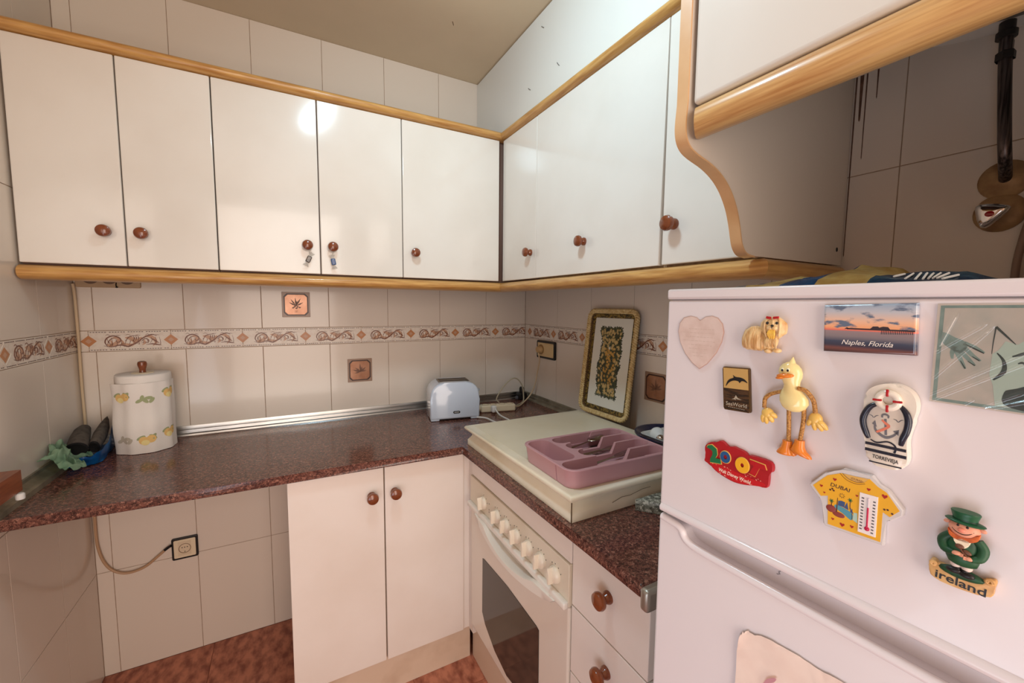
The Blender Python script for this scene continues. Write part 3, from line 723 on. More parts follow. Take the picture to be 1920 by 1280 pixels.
for i in range(6): m.prism([(-.0105+.0036*i, -.0018), (-.0085+.0036*i, -.0018), (-.0082+.0036*i, .0018+.0004*(i % 2)), (-.0102+.0036*i, .0018)], .001, .0014, frame((.005, -hd, .036), (1, 0, 0), (0, 0, 1), (0, -1, 0)))
part('badge_lettering', m, WHITE, bd, local=True)
# ---- power strip, plugs and leads
CAB = mat('cream_cable', (214, 190, 156), .5)
pm = Matrix.Translation((-.275, -.215, ZW+.0005)) @ Matrix.Rotation(R(-13), 4, 'Z')
ps = thing('power_strip', 'cream four-way power strip on the worktop behind the hob cover', 'power strip', mtx=pm)
part('housing', M().box(-.085, .085, -.020, .020, 0, .034, .007, 3), CREAM, ps, local=True)
for x in (-.060, -.022, .022, .060):
    part('socket', M().lathe([(.0165, .0338), (.0165, .0348), (.0150, .0348), (.0145, .0336), (0, .0336)], Matrix.Translation((x, 0, 0)), 20), mat('socket_cream', (196, 172, 136), .5), ps, local=True)
part('end_collar', M().lathe([(.014, 0), (.014, .008), (.010, .014), (0, .014)], Matrix.Translation((-.085, 0, .018)) @ Matrix.Rotation(R(-90), 4, 'Y'), 18), CREAM, ps, local=True)
sw = thing('wall_switch', 'black-framed double socket and switch on the right wall above the worktop corner', 'switch', (0, -.218, 1.158))
part('frame', M().prism(rrect(.137, .302, 1.113, 1.203, .008, 4), .0004, .010, OUTR, .003), BLACK, sw)
part('cover', M().prism(rrect(.150, .291, 1.124, 1.193, .004, 3), .009, .0125, OUTR, .001), mat('switch_beige', (226, 200, 150), .4), sw)
part('rocker', M().prism(rrect(.220, .287, 1.128, 1.189, .003, 3), .012, .0150, OUTR, .002), MATS['switch_beige'], sw)
part('socket_face', M().lathe([(.026, .012), (.026, .0135), (.022, .0128), (0, .0128)], Matrix.Translation((0, -.183, 1.158)) @ OUTR, 24), mat('socket_face_tan', (170, 136, 90), .5), sw)  # socket face in a darker tan than the cover
pl = (0, -.183, 1.158)
ld = thing('extension_lead', 'cream lead from the wall socket down to the power strip', 'cable', pl)
part('plug', M().lathe([(.019, .0137), (.019, .028), (.014, .036), (0, .036)], Matrix.Translation(pl) @ OUTR, 20), mat('plug_tan', (206, 172, 124), .45), ld)
part('lead', M().tube([(-.030, -.183, 1.145), (-.024, -.188, 1.10), (-.024, -.170, 1.04), (-.026, -.150, .97), (-.045, -.135, .915), (-.090, -.150, ZW+.012), (-.150, -.205, ZW+.010), (-.192, -.233, ZW+.018)], .0034, 8, smooth=6), CAB, ld)
lp = thing('looped_lead', 'grey lead looping up in the corner behind the power strip', 'cable', (-.15, -.1, ZW))
part('lead', M().tube([(-.255, -.190, ZW+.036), (-.238, -.130, .915), (-.190, -.105, .962), (-.140, -.10, 1.000), (-.105, -.10, 1.000), (-.074, -.10, .963), (-.064, -.100, .905), (-.085, -.130, ZW+.008), (-.140, -.175, ZW+.008), (-.186, -.222, ZW+.014)], .0034, 8, smooth=6), mat('grey_cable', (186, 172, 146), .5), lp)
tl = thing('toaster_lead', 'white lead of the toaster with its plug in the power strip', 'cable', (-.36, -.28, ZW))
part('lead', M().tube([(-.418, -.292, ZW+.006), (-.404, -.298, ZW+.006), (-.385, -.325, ZW+.006), (-.375, -.40, ZW+.006), (-.335, -.45, ZW+.006), (-.310, -.40, ZW+.006), (-.315, -.32, ZW+.010), (-.312, -.266, ZW+.025)], .0036, 8, smooth=6), WHITE, tl)
part('plug', M().box(-.324, -.300, -.262, -.236, ZW+.006, ZW+.038, .007, 3), WHITE, tl)
bp_ = thing('black_adapter', 'black plug adapter in the back corner of the worktop', 'plug', (-.035, -.045, ZW))
part('housing', M().box(-.072, -.022, -.070, -.030, ZW+.0003, ZW+.040, .008, 3), BLACK, bp_)
part('plug', M().lathe([(.013, 0), (.013, .022), (.009, .030), (0, .030)], Matrix.Translation((-.047, -.050, ZW+.040)), 16), BLACK, bp_)
part('stub', M().box(-.082, -.07, -.06, -.04, ZW+.004, ZW+.022, .004), mat('grey_plug', (90, 90, 96), .4), bp_)
# ---- paper towel roll
pc = (-1.590, -.112, ZW+.0005)
pt = thing('paper_towel_roll', 'paper towel roll with orange and lemon prints on a wooden stand', 'paper towels', pc)
PAP = mat('paper_white', (240, 232, 224), .85, bump=(220, .25, .001))
part('base', M().lathe([(0, 0), (.066, 0), (.068, .004), (.064, .009), (0, .009)], Matrix.Translation(pc), 32), KNOB, pt)
part('finial', M().lathe([(.010, .262), (.009, .270), (.0095, .276), (.0125, .287), (.0135, .294), (.0115, .301), (.006, .3035), (0, .304)], Matrix.Translation(pc), 20), KNOB, pt)
part('washer', M().lathe([(0, .262), (.030, .262), (.030, .2645), (0, .2645)], Matrix.Translation(pc), 24), CREAM, pt)
m = M(); N = 60
rl = lambda a, z: .0745+.0012*math.sin(3*a+1)+.0008*math.sin(7*a+z*20)
m.loft([[(pc[0]+rl(2*math.pi*k/N, z)*g*math.cos(2*math.pi*k/N), pc[1]+rl(2*math.pi*k/N, z)*g*math.sin(2*math.pi*k/N), pc[2]+z) for k in range(N)] for z, g in ((.010, .97), (.014, 1), (.25, 1), (.259, .985), (.262, .95), (.262, .30), (.258, .28))])
part('roll', m, PAP, pt, smooth=60)
FA = math.atan2(-1.956+.112, -1.153+1.59)
def sheet_pt(a, z, d=0):      # a: angle from the facing direction, positive to the viewer's right
    t = FA+a; wob = .0022*math.sin(z*38+a*1.5)*(1 if a < 1 else .4)+.0016*math.sin(a*9)
    bulge = .006*math.exp(-((z-.10)/.03)**2)*math.exp(-((a-.35)/.5)**2)
    r = .0790+wob+bulge+d+(.010*(max(0, -a-.75)) if a < -.75 else 0)
    return (pc[0]+r*math.cos(t), pc[1]+r*math.sin(t), pc[2]+z)
m = M(); A = [-1.25+2.9*k/50 for k in range(51)]; Z_ = [.001+.236*k/24 for k in range(25)]
m.loft([[sheet_pt(a, z) for a in A] for z in Z_], cap=False, closed=False)
part('loose_sheet', m, PAP, pt, smooth=80)
FR = mat('fruit_print_orange', (236, 194, 122), .8); FR2 = mat('fruit_print_yellow', (244, 224, 156), .8); LEAF = mat('leaf_print_green', (166, 172, 130), .8); LEAFG = mat('leaf_print_grey', (196, 186, 170), .8)
def blob(m, a, z, ra, rz, d, n=18, rot=0):
    P = []
    for k in range(n):
        t = 2*math.pi*k/n; x = ra*math.cos(t); y = rz*math.sin(t); c, s = math.cos(rot), math.sin(rot)
        P.append(sheet_pt(a+(x*c-y*s)/.079, z+x*s+y*c, d))
    c = sheet_pt(a, z, d); b = bmesh.new(); vc = b.verts.new(c); vs = [b.verts.new(p) for p in P]
    for k in range(n): b.faces.new((vc, vs[k], vs[(k+1) % n]))
    m._merge(b)
def prnt(a, z, kind):
    lm, fm, gm = M(), M(), M()
    if kind == 'leaf' or kind == 'grey':
        for k in range(5): blob(lm, a+(-.20+.10*k), z+(.005 if k % 2 else -.004), .0105, .0055, .0008+.0001*k, 12, .5+k*.9)
        part('leaf_print', lm, LEAFG if kind == 'grey' else LEAF, pt, smooth=0); return
    for k, r_ in ((-1, .5), (1, 2.4), (1, .9)): blob(lm, a+k*.19, z+.010, .0125, .0058, .0007, 12, r_)
    part('leaf_print', lm, LEAF, pt, smooth=0)
    blob(fm, a-.11, z, .0125, .0135, .0010); blob(fm, a+.13, z+.004, .0125, .013, .0012)
    part('fruit_print', fm, FR, pt, smooth=0)
    blob(gm, a-.06, z-.007, .0105, .0090, .0016); part('fruit_slice_print', gm, FR2, pt, smooth=0)
prnt(-.78, .190, 'fruit'); prnt(.02, .183, 'leaf'); prnt(.92, .196, 'fruit'); prnt(-.74, .050, 'grey'); prnt(.0, .045, 'fruit'); prnt(.86, .058, 'fruit')
# ---- heap in the left corner: blue bag, green cloth, two dark slippers
def sheetmesh(fn, nu, nv, thick=.0015):
    m = M(); b = bmesh.new(); g = [[b.verts.new(fn(i/(nu-1), j/(nv-1))) for i in range(nu)] for j in range(nv)]
    for j in range(nv-1):
        for i in range(nu-1): b.faces.new((g[j][i], g[j][i+1], g[j+1][i+1], g[j+1][i]))
    r = bmesh.ops.solidify(b, geom=b.faces[:], thickness=thick)
    m._merge(b); return m
def nz(x, y, z, s): return noise.noise(Vector((x*s, y*s, z*s)))
BLUE = mat('blue_plastic', (24, 120, 190), .28, var=((12, 78, 150), 25, .4, .7)); GREEN = mat('green_cloth', (182, 212, 180), .8, var=((136, 176, 142), 30, .4, .7))
BP = spline([Vector(q) for q in ((-1.772, -.225, .016), (-1.745, -.252, .020), (-1.700, -.255, .030), (-1.676, -.225, .042), (-1.680, -.150, .062), (-1.690, -.060, .108), (-1.696, -.024, .116))], [1]*7, 8)[0]
def bagf(u, v):
    k = u*(len(BP)-1); i = min(int(k), len(BP)-2); q = BP[i].lerp(BP[i+1], k-i); t = (BP[i+1]-BP[i]); t.z = 0; t.normalize(); n = Vector((t.y, -t.x, 0))
    if v < .5: off, h = -.05*(1-2*v), .0035+.004*(1-2*v)     # bottom tucked under the pouches
    else: w_ = (v-.5)*2; off, h = .012*w_**1.5-.006*w_**4, .0035+q.z*w_
    p_ = Vector((q.x, q.y, ZW))+n*off
    return (min(-1.662, p_.x+.006*nz(u*3, v, 1, 3)), min(-.016, p_.y+.005*nz(u*3, v, 5, 3)), max(ZW+.0035, ZW+h+(.010*nz(u*4, v, 9, 3) if v > .5 else 0)))
solo('plastic_bag', sheetmesh(bagf, 60, 26), BLUE, 'crumpled blue plastic bag round two dark pouches in the left corner', 'bag', (-1.71, -.16, ZW), smooth=50)
def clothf(u, v):
    x = -1.776+.072*u+.012*math.sin(v*7); y = -.335+.150*v+.01*math.sin(u*6)
    h = .034*math.exp(-((u-.25)/.4)**2-((v-.45)/.5)**2)+.012*(1-u)
    return (max(-1.777, x+.012*nz(u, v, 2, 6)), y+.012*nz(u, v, 4, 6), max(ZW+.018+.020*max(0, 1-1.5*u), ZW+.020+.018*(1-u)+h+.026*nz(u, v, 3, 7)))
solo('cleaning_cloth', sheetmesh(clothf, 40, 40), GREEN, 'crumpled pale green cloth in the left corner of the worktop', 'cloth', (-1.74, -.25, ZW), smooth=60)
SLG = mat('pouch_grey_felt', (92, 84, 76), .9, var=((70, 62, 58), 70, .4, .7)); SLB = mat('pouch_black_lining', (14, 13, 13), .9)
def pouch(secs_, label):
    c0 = Vector(secs_[0][0]); t = thing('pouch', label, 'pouch', c0, group='dark pouches in the blue bag')
    m = M(); ax = (Vector(secs_[-1][0])-c0).normalized(); ux = Vector((1, 0, 0)); ux = (ux-ux.dot(ax)*ax).normalized(); uz = ux.cross(ax)
    P, S_ = [Vector(s[0]) for s in secs_], [s[1:] for s in secs_]
    rings = [[tuple(p+ux*s[0]*math.cos(2*math.pi*k/24)+uz*s[1]*math.sin(2*math.pi*k/24)) for k in range(24)] for p, s in zip(P, S_)]
    m.loft(rings); part('fabric_body', m, SLG, t, smooth=60)
    e = M(); e.loft([[tuple(P[0]-ax*d+ux*S_[0][0]*q*math.cos(2*math.pi*k/24)+uz*S_[0][1]*q*math.sin(2*math.pi*k/24)) for k in range(24)] for d, q in ((-.004, 1.04), (.002, 1.05), (.004, .96), (.002, .85), (.0015, .05))])
    part('black_opening', e, SLB, t, smooth=50)
pouch([((-1.736, -.215, .922), .0255, .022), ((-1.738, -.20, .926), .026, .0235), ((-1.744, -.16, .940), .0245, .024), ((-1.750, -.12, .952), .021, .022), ((-1.752, -.095, .957), .016, .017), ((-1.753, -.085, .959), .006, .007)], 'dark grey rounded pouch with a black opening, standing left in the blue bag')
pouch([((-1.702, -.190, .918), .0125, .020), ((-1.702, -.175, .923), .015, .022), ((-1.703, -.130, .942), .0175, .022), ((-1.7045, -.09, .958), .013, .019), ((-1.7055, -.062, .975), .006, .009), ((-1.706, -.052, .983), .001, .002)], 'dark grey pointed pouch half behind the paper towels in the blue bag')
# ---- wooden box at the left edge
wx = thing('wooden_box', 'reddish brown wooden box on white feet at the left edge, by the wall', 'box', (-1.755, -.70, .905))
part('box_body', M().box(-1.781, -1.729, -.95, -.530, .920, .972, .0015), wood('mahogany', (14, 1.2, 14), (156, 84, 46), (124, 60, 30)), wx)
for y in (-.548, -.90): part('foot', M().lathe([(0, 0), (.008, 0), (.0085, .004), (.0085, .012), (.006, .0145), (0, .0145)], Matrix.Translation((-1.7275, y, .9045)), 18), WHITE, wx)
solo('shelf_bracket', M().box(-1.7805, -1.742, -.97, -.60, .8985, .9055), ALUD, 'narrow metal ledge under the wooden box at the left edge', 'ledge', (-1.76, -.8, .9))
# ================================================================== SOCKETS AND LEADS ON THE WALLS
so_ = thing('wall_socket', 'black-framed wall socket low on the back wall under the worktop', 'socket', (-1.525, 0, .431))
part('frame', M().prism(rrect(-1.566, -1.484, .388, .474, .006, 4), .0003, .008, FX, .002), BLACK, so_)
part('cover', M().prism(rrect(-1.559, -1.491, .396, .467, .004, 3), .007, .0105, FX, .001), CREAM, so_)
part('socket_plate', M().prism(rrect(-1.546, -1.506, .404, .459, .001, 2), .0102, .0115, FX, .0004), mat('socket_plate_cream', (222, 204, 176), .4), so_)
part('socket_well', M().lathe([(.0195, .0112), (.0195, .0122), (.0175, .0122), (.0165, .0108), (0, .0108)], Matrix.Translation((-1.525, 0, .432)) @ OUTB, 24), mat('socket_well_tan', (150, 124, 98), .5), so_)
for dx, dz in ((-.008, .004), (.008, .004), (0, .004), (0, -.013)): part('contact', M().ell((-1.525+dx, -.0110, .432+dz), (.0022, .0012, .0022), seg=10, rings=6), BLACK, so_)
t3 = thing('triple_socket', 'tan triple socket strip on the back wall just under the left cupboard', 'socket', (-1.69, 0, 1.47))
part('housing', M().prism(rrect(-1.774, -1.604, 1.4285, 1.520, .006, 4), .0003, .012, FX, .003), mat('socket_strip_tan', (190, 160, 126), .5), t3)
for x in (-1.734, -1.686, -1.639): part('socket', M().lathe([(.0215, .0118), (.0215, .0140), (.0195, .0140), (.0185, .0122), (0, .0122)], Matrix.Translation((x, 0, 1.4615)) @ OUTB, 28), mat('socket_brown', (126, 100, 82), .4), t3)
part('hook', M().tube([(-1.668, -.012, 1.446), (-1.668, -.018, 1.436), (-1.666, -.018, 1.431)], .0016, 6).ell((-1.666, -.018, 1.430), (.004, .003, .0025)), BLACK, t3)
solo('socket_lead', M().tube([(-1.7765, -.020, 1.44), (-1.7760, -.012, 1.40), (-1.7755, -.011, 1.25), (-1.7765, -.011, 1.10), (-1.7755, -.011, .97), (-1.7760, -.016, .915)], .0042, 8, smooth=6), CAB, 'cream lead running down the left back corner from triple socket to worktop', 'cable', (-1.776, -.011, ZW))
lo = thing('hanging_lead', 'cream lead hanging below the worktop into the low wall socket', 'cable', (-1.7, 0, .45))
part('lead', M().tube([(-1.770, -.010, ZW0-.001), (-1.771, -.010, .70), (-1.772, -.010, .56), (-1.769, -.010, .500), (-1.757, -.010, .445), (-1.735, -.010, .406), (-1.698, -.010, .384), (-1.648, -.010, .391), (-1.604, -.010, .424), (-1.578, -.010, .446), (-1.5665, -.012, .452)], .0046, 8, smooth=6), mat('beige_cable', (188, 152, 118), .5), lo)
part('dark_end', M().tube([(-1.586, -.0105, .440), (-1.572, -.011, .450), (-1.5655, -.012, .453)], .0050, 8), BLACK, lo)
# ---- sweet-shaped charms on two cupboard knobs
def charm(x, z, a, mt_, label):
    t = thing('sweet_charm', label, 'charm', (x, -.350, z), group='sweet charms on cupboard knobs')
    fr_ = Matrix.Translation((x, -.3415, z)) @ Matrix.Rotation(R(a), 4, 'Y') @ FB
    CL = mat('clear_wrapper', (226, 220, 212), .12, alpha=.75)
    part('sweet', M().box(-.0075, .0075, -.0115, .0115, 0, .009, .003, 3, fr_), mt_, t)
    for s in (1, -1):
        m = M(); secs = []
        for k in range(6):
            q = k/5; secs.append([((-.5+i/12)*(.004+.017*q), s*(.0112+.013*q), .0045+.0022*q*(1 if i % 2 else -1)) for i in range(13)])
        m.loft(secs, cap=False, closed=False); m.bm.transform(fr_); part('wrapper_twist', m, CL, t, smooth=0)
    fz = z+.030
    part('cord', M().tube([(x+(.0 if a == 0 else math.sin(R(a))*.024), -.346, z+.0225), (x+.002, -.344, z+.034), (x+.001, -.3385, z+.046)], .0008, 6), CL, t)
charm(-1.0755, 1.5325, 25, mat('brown_sweet', (110, 98, 92), .2, var=((64, 56, 52), 120, .4, .6), coat=.5), 'brown sweet-shaped charm hanging under the left one of two close knobs')
charm(-.997, 1.528, -10, mat('blue_sweet', (38, 76, 128), .25, coat=.5), 'blue sweet-shaped charm hanging under the right one of two close knobs')
# ================================================================== WATER HEATER, HOSE, TAP
wc = (-.206, -1.748)
wh = thing('water_heater', 'white round water heater hanging behind the overhead cupboard', 'water heater', (wc[0], wc[1], 1.88))
WM = Matrix.Translation((wc[0], wc[1], 0))
part('tank', M().lathe([(0, 1.866), (.10, 1.866), (.185, 1.869), (.1965, 1.871), (.198, 1.876), (.198, 2.38), (.16, 2.42), (0, 2.425)], WM, 48), WHITE, wh)
part('bottom_cap', M().lathe([(0, 1.850), (.105, 1.853), (.118, 1.858), (.122, 1.867)], Matrix.Translation((wc[0]+.01, wc[1]-.01, 0)), 32), mat('heater_cap_grey', (110, 106, 100), .5), wh)
part('mount', M().box(-.030, -.002, -1.80, -1.69, 1.95, 2.35, .004), WHITE, wh)
BR = mat('rubber_gland', (40, 36, 34), .5)
hs = thing('flexible_hose', 'braided steel hose from the water heater down to the wall', 'hose', (-.06, -1.708, 1.62))
part('braided_hose', M().tube([(-.066, -1.704, 1.8635), (-.062, -1.705, 1.80), (-.060, -1.709, 1.73), (-.058, -1.713, 1.67), (-.048, -1.714, 1.636), (-.020, -1.710, 1.618), (-.006, -1.707, 1.614)], .0085, 14, smooth=6), mat('braided_steel', (110, 100, 98), .35, .8, var=((56, 50, 50), 260, .4, .6), stretch=(1, 1, .04)), hs)
part('nut', M().lathe([(.0125, 0), (.0125, .012), (.009, .015), (.009, .030), (0, .030)], Matrix.Translation((-.0625, -1.7045, 1.803)), 6), BR, hs)
part('gland', M().lathe([(.0, 0), (.013, 0), (.013, .010), (.010, .012), (.010, .0255)], Matrix.Translation((-.066, -1.7042, 1.838)), 18), BR, hs)
LIME = mat('limescale_flange', (182, 148, 106), .5, .2, var=((146, 112, 76), 40, .4, .7))
fm_ = Matrix.Translation((0, -1.706, 1.614)) @ OUTR
part('wall_flange', M().lathe([(.034, .0005), (.034, .003), (.030, .007), (.016, .011), (.013, .013), (0, .013)], fm_, 32), LIME, hs)
tp = thing('stop_tap', 'chrome stop tap with a red dot on the wall below the hose', 'tap', (0, -1.702, 1.552))
part('wall_flange', M().lathe([(.034, .0005), (.034, .003), (.030, .008), (.020, .012), (0, .012)], Matrix.Translation((0, -1.704, 1.556)) @ OUTR, 32), LIME, tp)
hp_ = [(1.683, 1.560), (1.6835, 1.5655), (1.688, 1.5685), (1.698, 1.5685), (1.711, 1.5660), (1.7235, 1.5610), (1.7265, 1.5570), (1.7240, 1.5510), (1.714, 1.5395), (1.7035, 1.5285), (1.698, 1.5255), (1.692, 1.5275), (1.687, 1.540)]
m = M(); cy_ = sum(a for a, b in hp_)/len(hp_); cz_ = sum(b for a, b in hp_)/len(hp_)
m.loft([[(-x, -(cy_+(a-cy_)*k), cz_+(b-cz_)*k+dz) for a, b in hp_] for x, k, dz in ((.010, .55, .002), (.024, .80, .001), (.040, .98, 0), (.046, 1.0, 0), (.050, .96, 0), (.053, .85, 0), (.0545, .6, 0), (.055, .2, 0))])
part('handle', m, CHROME, tp, smooth=60)
part('red_dot', M().ell((-.0545, -1.7035, 1.5485), (.0016, .0062, .0052)), mat('red_enamel', (170, 16, 24), .25, coat=.5), tp)
solo('drain_tube', M().tube([(-.012, -1.752, 1.60), (-.012, -1.745, 1.55), (-.012, -1.738, 1.51), (-.012, -1.733, 1.46), (-.012, -1.733, 1.40)], .0055, 10, smooth=5), mat('tube_taupe', (150, 126, 112), .4), 'taupe plastic tube running down the wall beside the stop tap', 'tube', (-.012, -1.74, 1.4))
# ================================================================== FRIDGE
th = R(3.0)
FU = Vector((math.sin(th), -math.cos(th), 0)); FV = Vector((0, 0, 1)); FW = Vector((-math.cos(th), -math.sin(th), 0))
FM = frame((-.70, -1.565, 0), FU, FV, FW)         # u right along the front, v up, w out into the room
fg = thing('fridge', 'white fridge freezer covered in souvenir magnets at the right', 'fridge', mtx=FM)
WF = .552
part('cabinet', M().box(.003, WF-.003, .05, 1.386, -.60, -.060, .004).box(.003, WF-.003, 1.384, 1.390, -.10, -.006), FRID, fg, local=True)
part('top_lid', M().box(-.0008, WF, 1.3892, 1.4025, -.60, .0012, .003, 3), FRID, fg, local=True)
part('gasket', M().box(.008, WF-.008, .10, 1.384, -.061, -.050), FRIDG, fg, local=True)
up_d = part('freezer_door', M().box(0, WF, 1.0965, 1.3880, -.052, 0, .004, 4), FRID, fg, local=True)
part('bottom_lip', M().tube([(.004, 1.1015, -.001), (WF-.004, 1.1015, -.001)], .0058, 12), FRID, up_d, local=True)
path = [(.003, 1.0865), (.020, 1.0850), (.030, 1.0835), (.0355, 1.080), (.038, 1.0745), (.043, 1.0700), (.051, 1.0672), (.062, 1.0660), (.080, 1.0655)]
P_, _ = spline([Vector((a, b, 0)) for a, b in path], [1]*len(path), 4)
lft = [(p.x, p.y) for p in P_]; rgt = [(WF-x, y) for x, y in lft[::-1]]
scoop = lft+rgt
lo_d = part('fridge_door', M().prism([(0, .10), (WF, .10), (WF, 1.084)]+scoop[::-1]+[(0, 1.084)], -.024, 0, bev=.004, seg=3).box(.004, WF-.004, .10, 1.088, -.052, -.0235, .002), FRID, fg, local=True)
part('grip_lip', M().tube([(x, y, -.0035) for x, y in scoop], .0052, 12), FRID, lo_d, local=True)
part('scuff_mark', M().prism([(.146, 1.0755), (.149, 1.0775), (.148, 1.0795), (.151, 1.083), (.1495, 1.0835), (.1465, 1.0795), (.1475, 1.0775), (.1445, 1.0762)], -.0234, -.0231), mat('scuff', (150, 146, 150), .6), lo_d, local=True)
for x in (.05, WF-.05):
    part('foot', M().lathe([(.018, 0), (.018, .02), (.012, .03), (.012, .055)], Matrix.Translation((x, .0005, -.12)) @ Matrix.Rotation(R(-90), 4, 'X'), 16), BLACK, fg, local=True)
    part('foot', M().lathe([(.018, 0), (.018, .02), (.012, .03), (.012, .055)], Matrix.Translation((x, .0005, -.52)) @ Matrix.Rotation(R(-90), 4, 'X'), 16), BLACK, fg, local=True)
# bag of something lying on top
def topbag(u, v):
    y = -1.560-.255*u; x = -.58+.30*v; h = math.sin(math.pi*min(1, max(0, u)))**.6*math.sin(math.pi*min(1, max(0, v)))**.5
    return (x+.02*nz(u, v, 3, 4), y+.012*nz(u, v, 6, 5), 1.4045+max(0, h*(.024+.014*nz(u, v, 2, 5)+.006*nz(u, v, 8, 14))))
tb = thing('food_packet', 'flat blue and yellow plastic packet lying on top of the fridge', 'packet', (-.45, -1.69, 1.403))
def halfbag(a, b): return sheetmesh(lambda u, v: topbag(a+(b-a)*u, v), max(5, int(40*(b-a))), 24, .0006)
BG1 = mat('packet_blue', (28, 96, 150), .22, var=((16, 60, 104), 30, .4, .6)); BG2 = mat('packet_yellow', (214, 188, 120), .25, var=((190, 156, 90), 30, .4, .6)); BG3 = mat('packet_navy', (34, 66, 96), .25, var=((70, 110, 130), 40, .45, .65))
BG4 = mat('packet_clear', (128, 140, 146), .15, alpha=.8)
for a, b, c, n in ((0, .16, BG4, 'clear_end'), (.16, .30, BG2, 'yellow_panel'), (.30, .46, BG1, 'blue_panel'), (.46, .68, BG2, 'yellow_panel'), (.68, 1, BG3, 'navy_panel')): part(n, halfbag(a, b), c, tb, smooth=60)
m = M()
for k in range(8): 
    u = .72+.027*k; m.tube([topbag(u, .10), topbag(u+.010, .22)], .0012, 5)
for v in m.bm.verts: v.co.z += .0012
part('white_lettering', m, WHITE, tb)
# ================================================================== MAGNETS (all modelled in mm in the fridge front plane)
def magnet(name, label, cat, s, z, rot=0):
    return thing(name, label, cat, mtx=FM @ Matrix.Translation((s/1000, z/1000, 0.0004)) @ Matrix.Rotation(R(rot), 4, 'Z'), group='souvenir magnets on the fridge')
def mp(name, m, material, par, smooth=38, **k): return part(name, m, material, par, local=True, scale=.001, smooth=smooth, **k)
def mt(x, y, w=0, rot=0): return Matrix.Translation((x, y, w)) @ Matrix.Rotation(R(rot), 4, 'Z')
def mtext(name, body, x, y, width, size, w, material, par, rot=0, shear=0, bold=0):
    return text(name, body, size, Matrix.Scale(.001, 4) @ mt(x, y, w, rot), material, par, shear, .1, 1, bold, width)
def dot(m, x, y, w, r, h=.2): m.lathe([(r, 0), (r, h), (0, h)], mt(x, y, w), 12); return m
INK = mat('ink_black', (26, 24, 26), .4); NVY = mat('ink_navy', (24, 30, 48), .25, coat=.3); RED = mat('red_paint', (176, 28, 36), .3)
# ---- heart
g = magnet('heart_magnet', 'pale pink heart-shaped paper magnet with faint writing', 'magnet', 49, 1335)
hp = [(0.8, 27.4), (-4.4, 31.5), (-12.7, 33.0), (-22.3, 30.6), (-28.2, 23.4), (-29.9, 12.3), (-26.3, -1.7), (-18.7, -15.3), (-7.2, -27.0), (3.1, -33.3), (13.4, -25.5), (24.6, -10.8), (30.7, 2.8), (32.8, 14.9), (30.5, 24.7), (24.4, 31.5), (16.8, 33.8), (8.1, 32.5)]
mp('backing', M().prism(hp, 0, .9, bev=.2), mat('heart_rim', (198, 164, 152), .4), g)
mp('paper_face', M().prism([(x*.975+.05, y*.975+.1) for x, y in hp], .9, 1.2, bev=.2), mat('heart_paper', (224, 204, 196), .45, var=((212, 188, 178), 60, .4, .7)), g)
rnd = random.Random(3); m = M()
for y, a, b in ((17, -14, 20), (12, -22, 24), (7, -18, 22), (2, -21, 23), (-3, -14, 18), (-8, -13, 14), (-13, -8, 11), (-17, -6, 8)):
    x = a
    while x < b: 
        l = rnd.uniform(2, 5); m.box(x, min(b, x+l), y-.28+rnd.uniform(-.2, .2), y+.28, 1.19, 1.26); x += l+1.1
mp('faint_writing', m, mat('faint_ink', (206, 184, 172), .6), g)
# ---- dog
g = magnet('dog_magnet', 'cream long-haired dog magnet with a red hair bow', 'magnet', 128, 1350)
HAIR = mat('dog_hair_cream', (240, 206, 150), .35, var=((206, 156, 96), 260, .42, .62), stretch=(1, .22, 1), coat=.3); HAIR2 = mat('dog_face_cream', (242, 212, 160), .35, var=((222, 180, 122), 300, .4, .65), stretch=(1, .3, 1), coat=.3)
m = M(); m.ell((-7.5, -3.5, 4), (13.5, 13, 6.5)).ell((5, -6, 4), (11, 11, 6)).ell((-15, -8, 3.5), (6.5, 10, 5)).ell((-8, -13, 3.5), (11, 5, 5))
rnd = random.Random(8)
for k in range(26):
    x = -20.5+k*1.15; top = 7.5-.03*(x+8)**2 if x < 0 else 2; d = 1.4*rnd.uniform(.7, 1.2)
    bw = 8.2*math.sqrt(max(.1, 1-((x+6)/16)**2))
    m.tube([(x+1.5, top+rnd.uniform(-1, 1), bw+.5), (x+.5+rnd.uniform(-.6, .6), top-8, bw+2.4), (x-.3+rnd.uniform(-.8, .8), -13, bw+1.4), (x+rnd.uniform(-1, 1), -17.5+.08*abs(x), bw-2)], [.6, d, d, .5], 6, smooth=3)
mp('body', m, HAIR, g, smooth=60)
m = M(); m.ell((7.5, -17, 6), (4.2, 2.6, 4)).ell((16.5, -15.8, 6.5), (4.4, 2.5, 4)); mp('paw', m, HAIR2, g)
m = M(); m.ell((12.8, 10.5, 7), (10.5, 10, 6.5)); mp('head', m, HAIR2, g)
m = M()
for s in (-1, 1):
    for k in range(7):
        a = 12.8+s*(6.2+k*.75); m.tube([(12.8+s*4, 19, 10), (a+s*1.2, 13, 12-k*.5), (a+s*1.0, 4, 12-k*.7), (a-s*.6, -3.5+k*.9, 10-k*.6)], [.5, 1.1, 1.1, .4], 6, smooth=3)
for k in range(9): m.tube([(8+k*1.1, -2, 11), (7.6+k*1.2, -7, 12.2), (7.9+k*1.15, -11.5-(k % 3), 10.5)], [.6, 1.2, .4], 6, smooth=3)
mp('ear_hair', m, HAIR, g, smooth=60)
m = M()
for k in range(7): m.tube([(11+k*.8, 6.5, 13.5), (10.2+k*1.05, 2, 15), (10.8+k*.85, -2.5-(k % 2), 13)], [.5, 1.0, .4], 6, smooth=3)
mp('beard', m, mat('dog_beard_yellow', (244, 196, 84), .35, coat=.3), g, smooth=60)
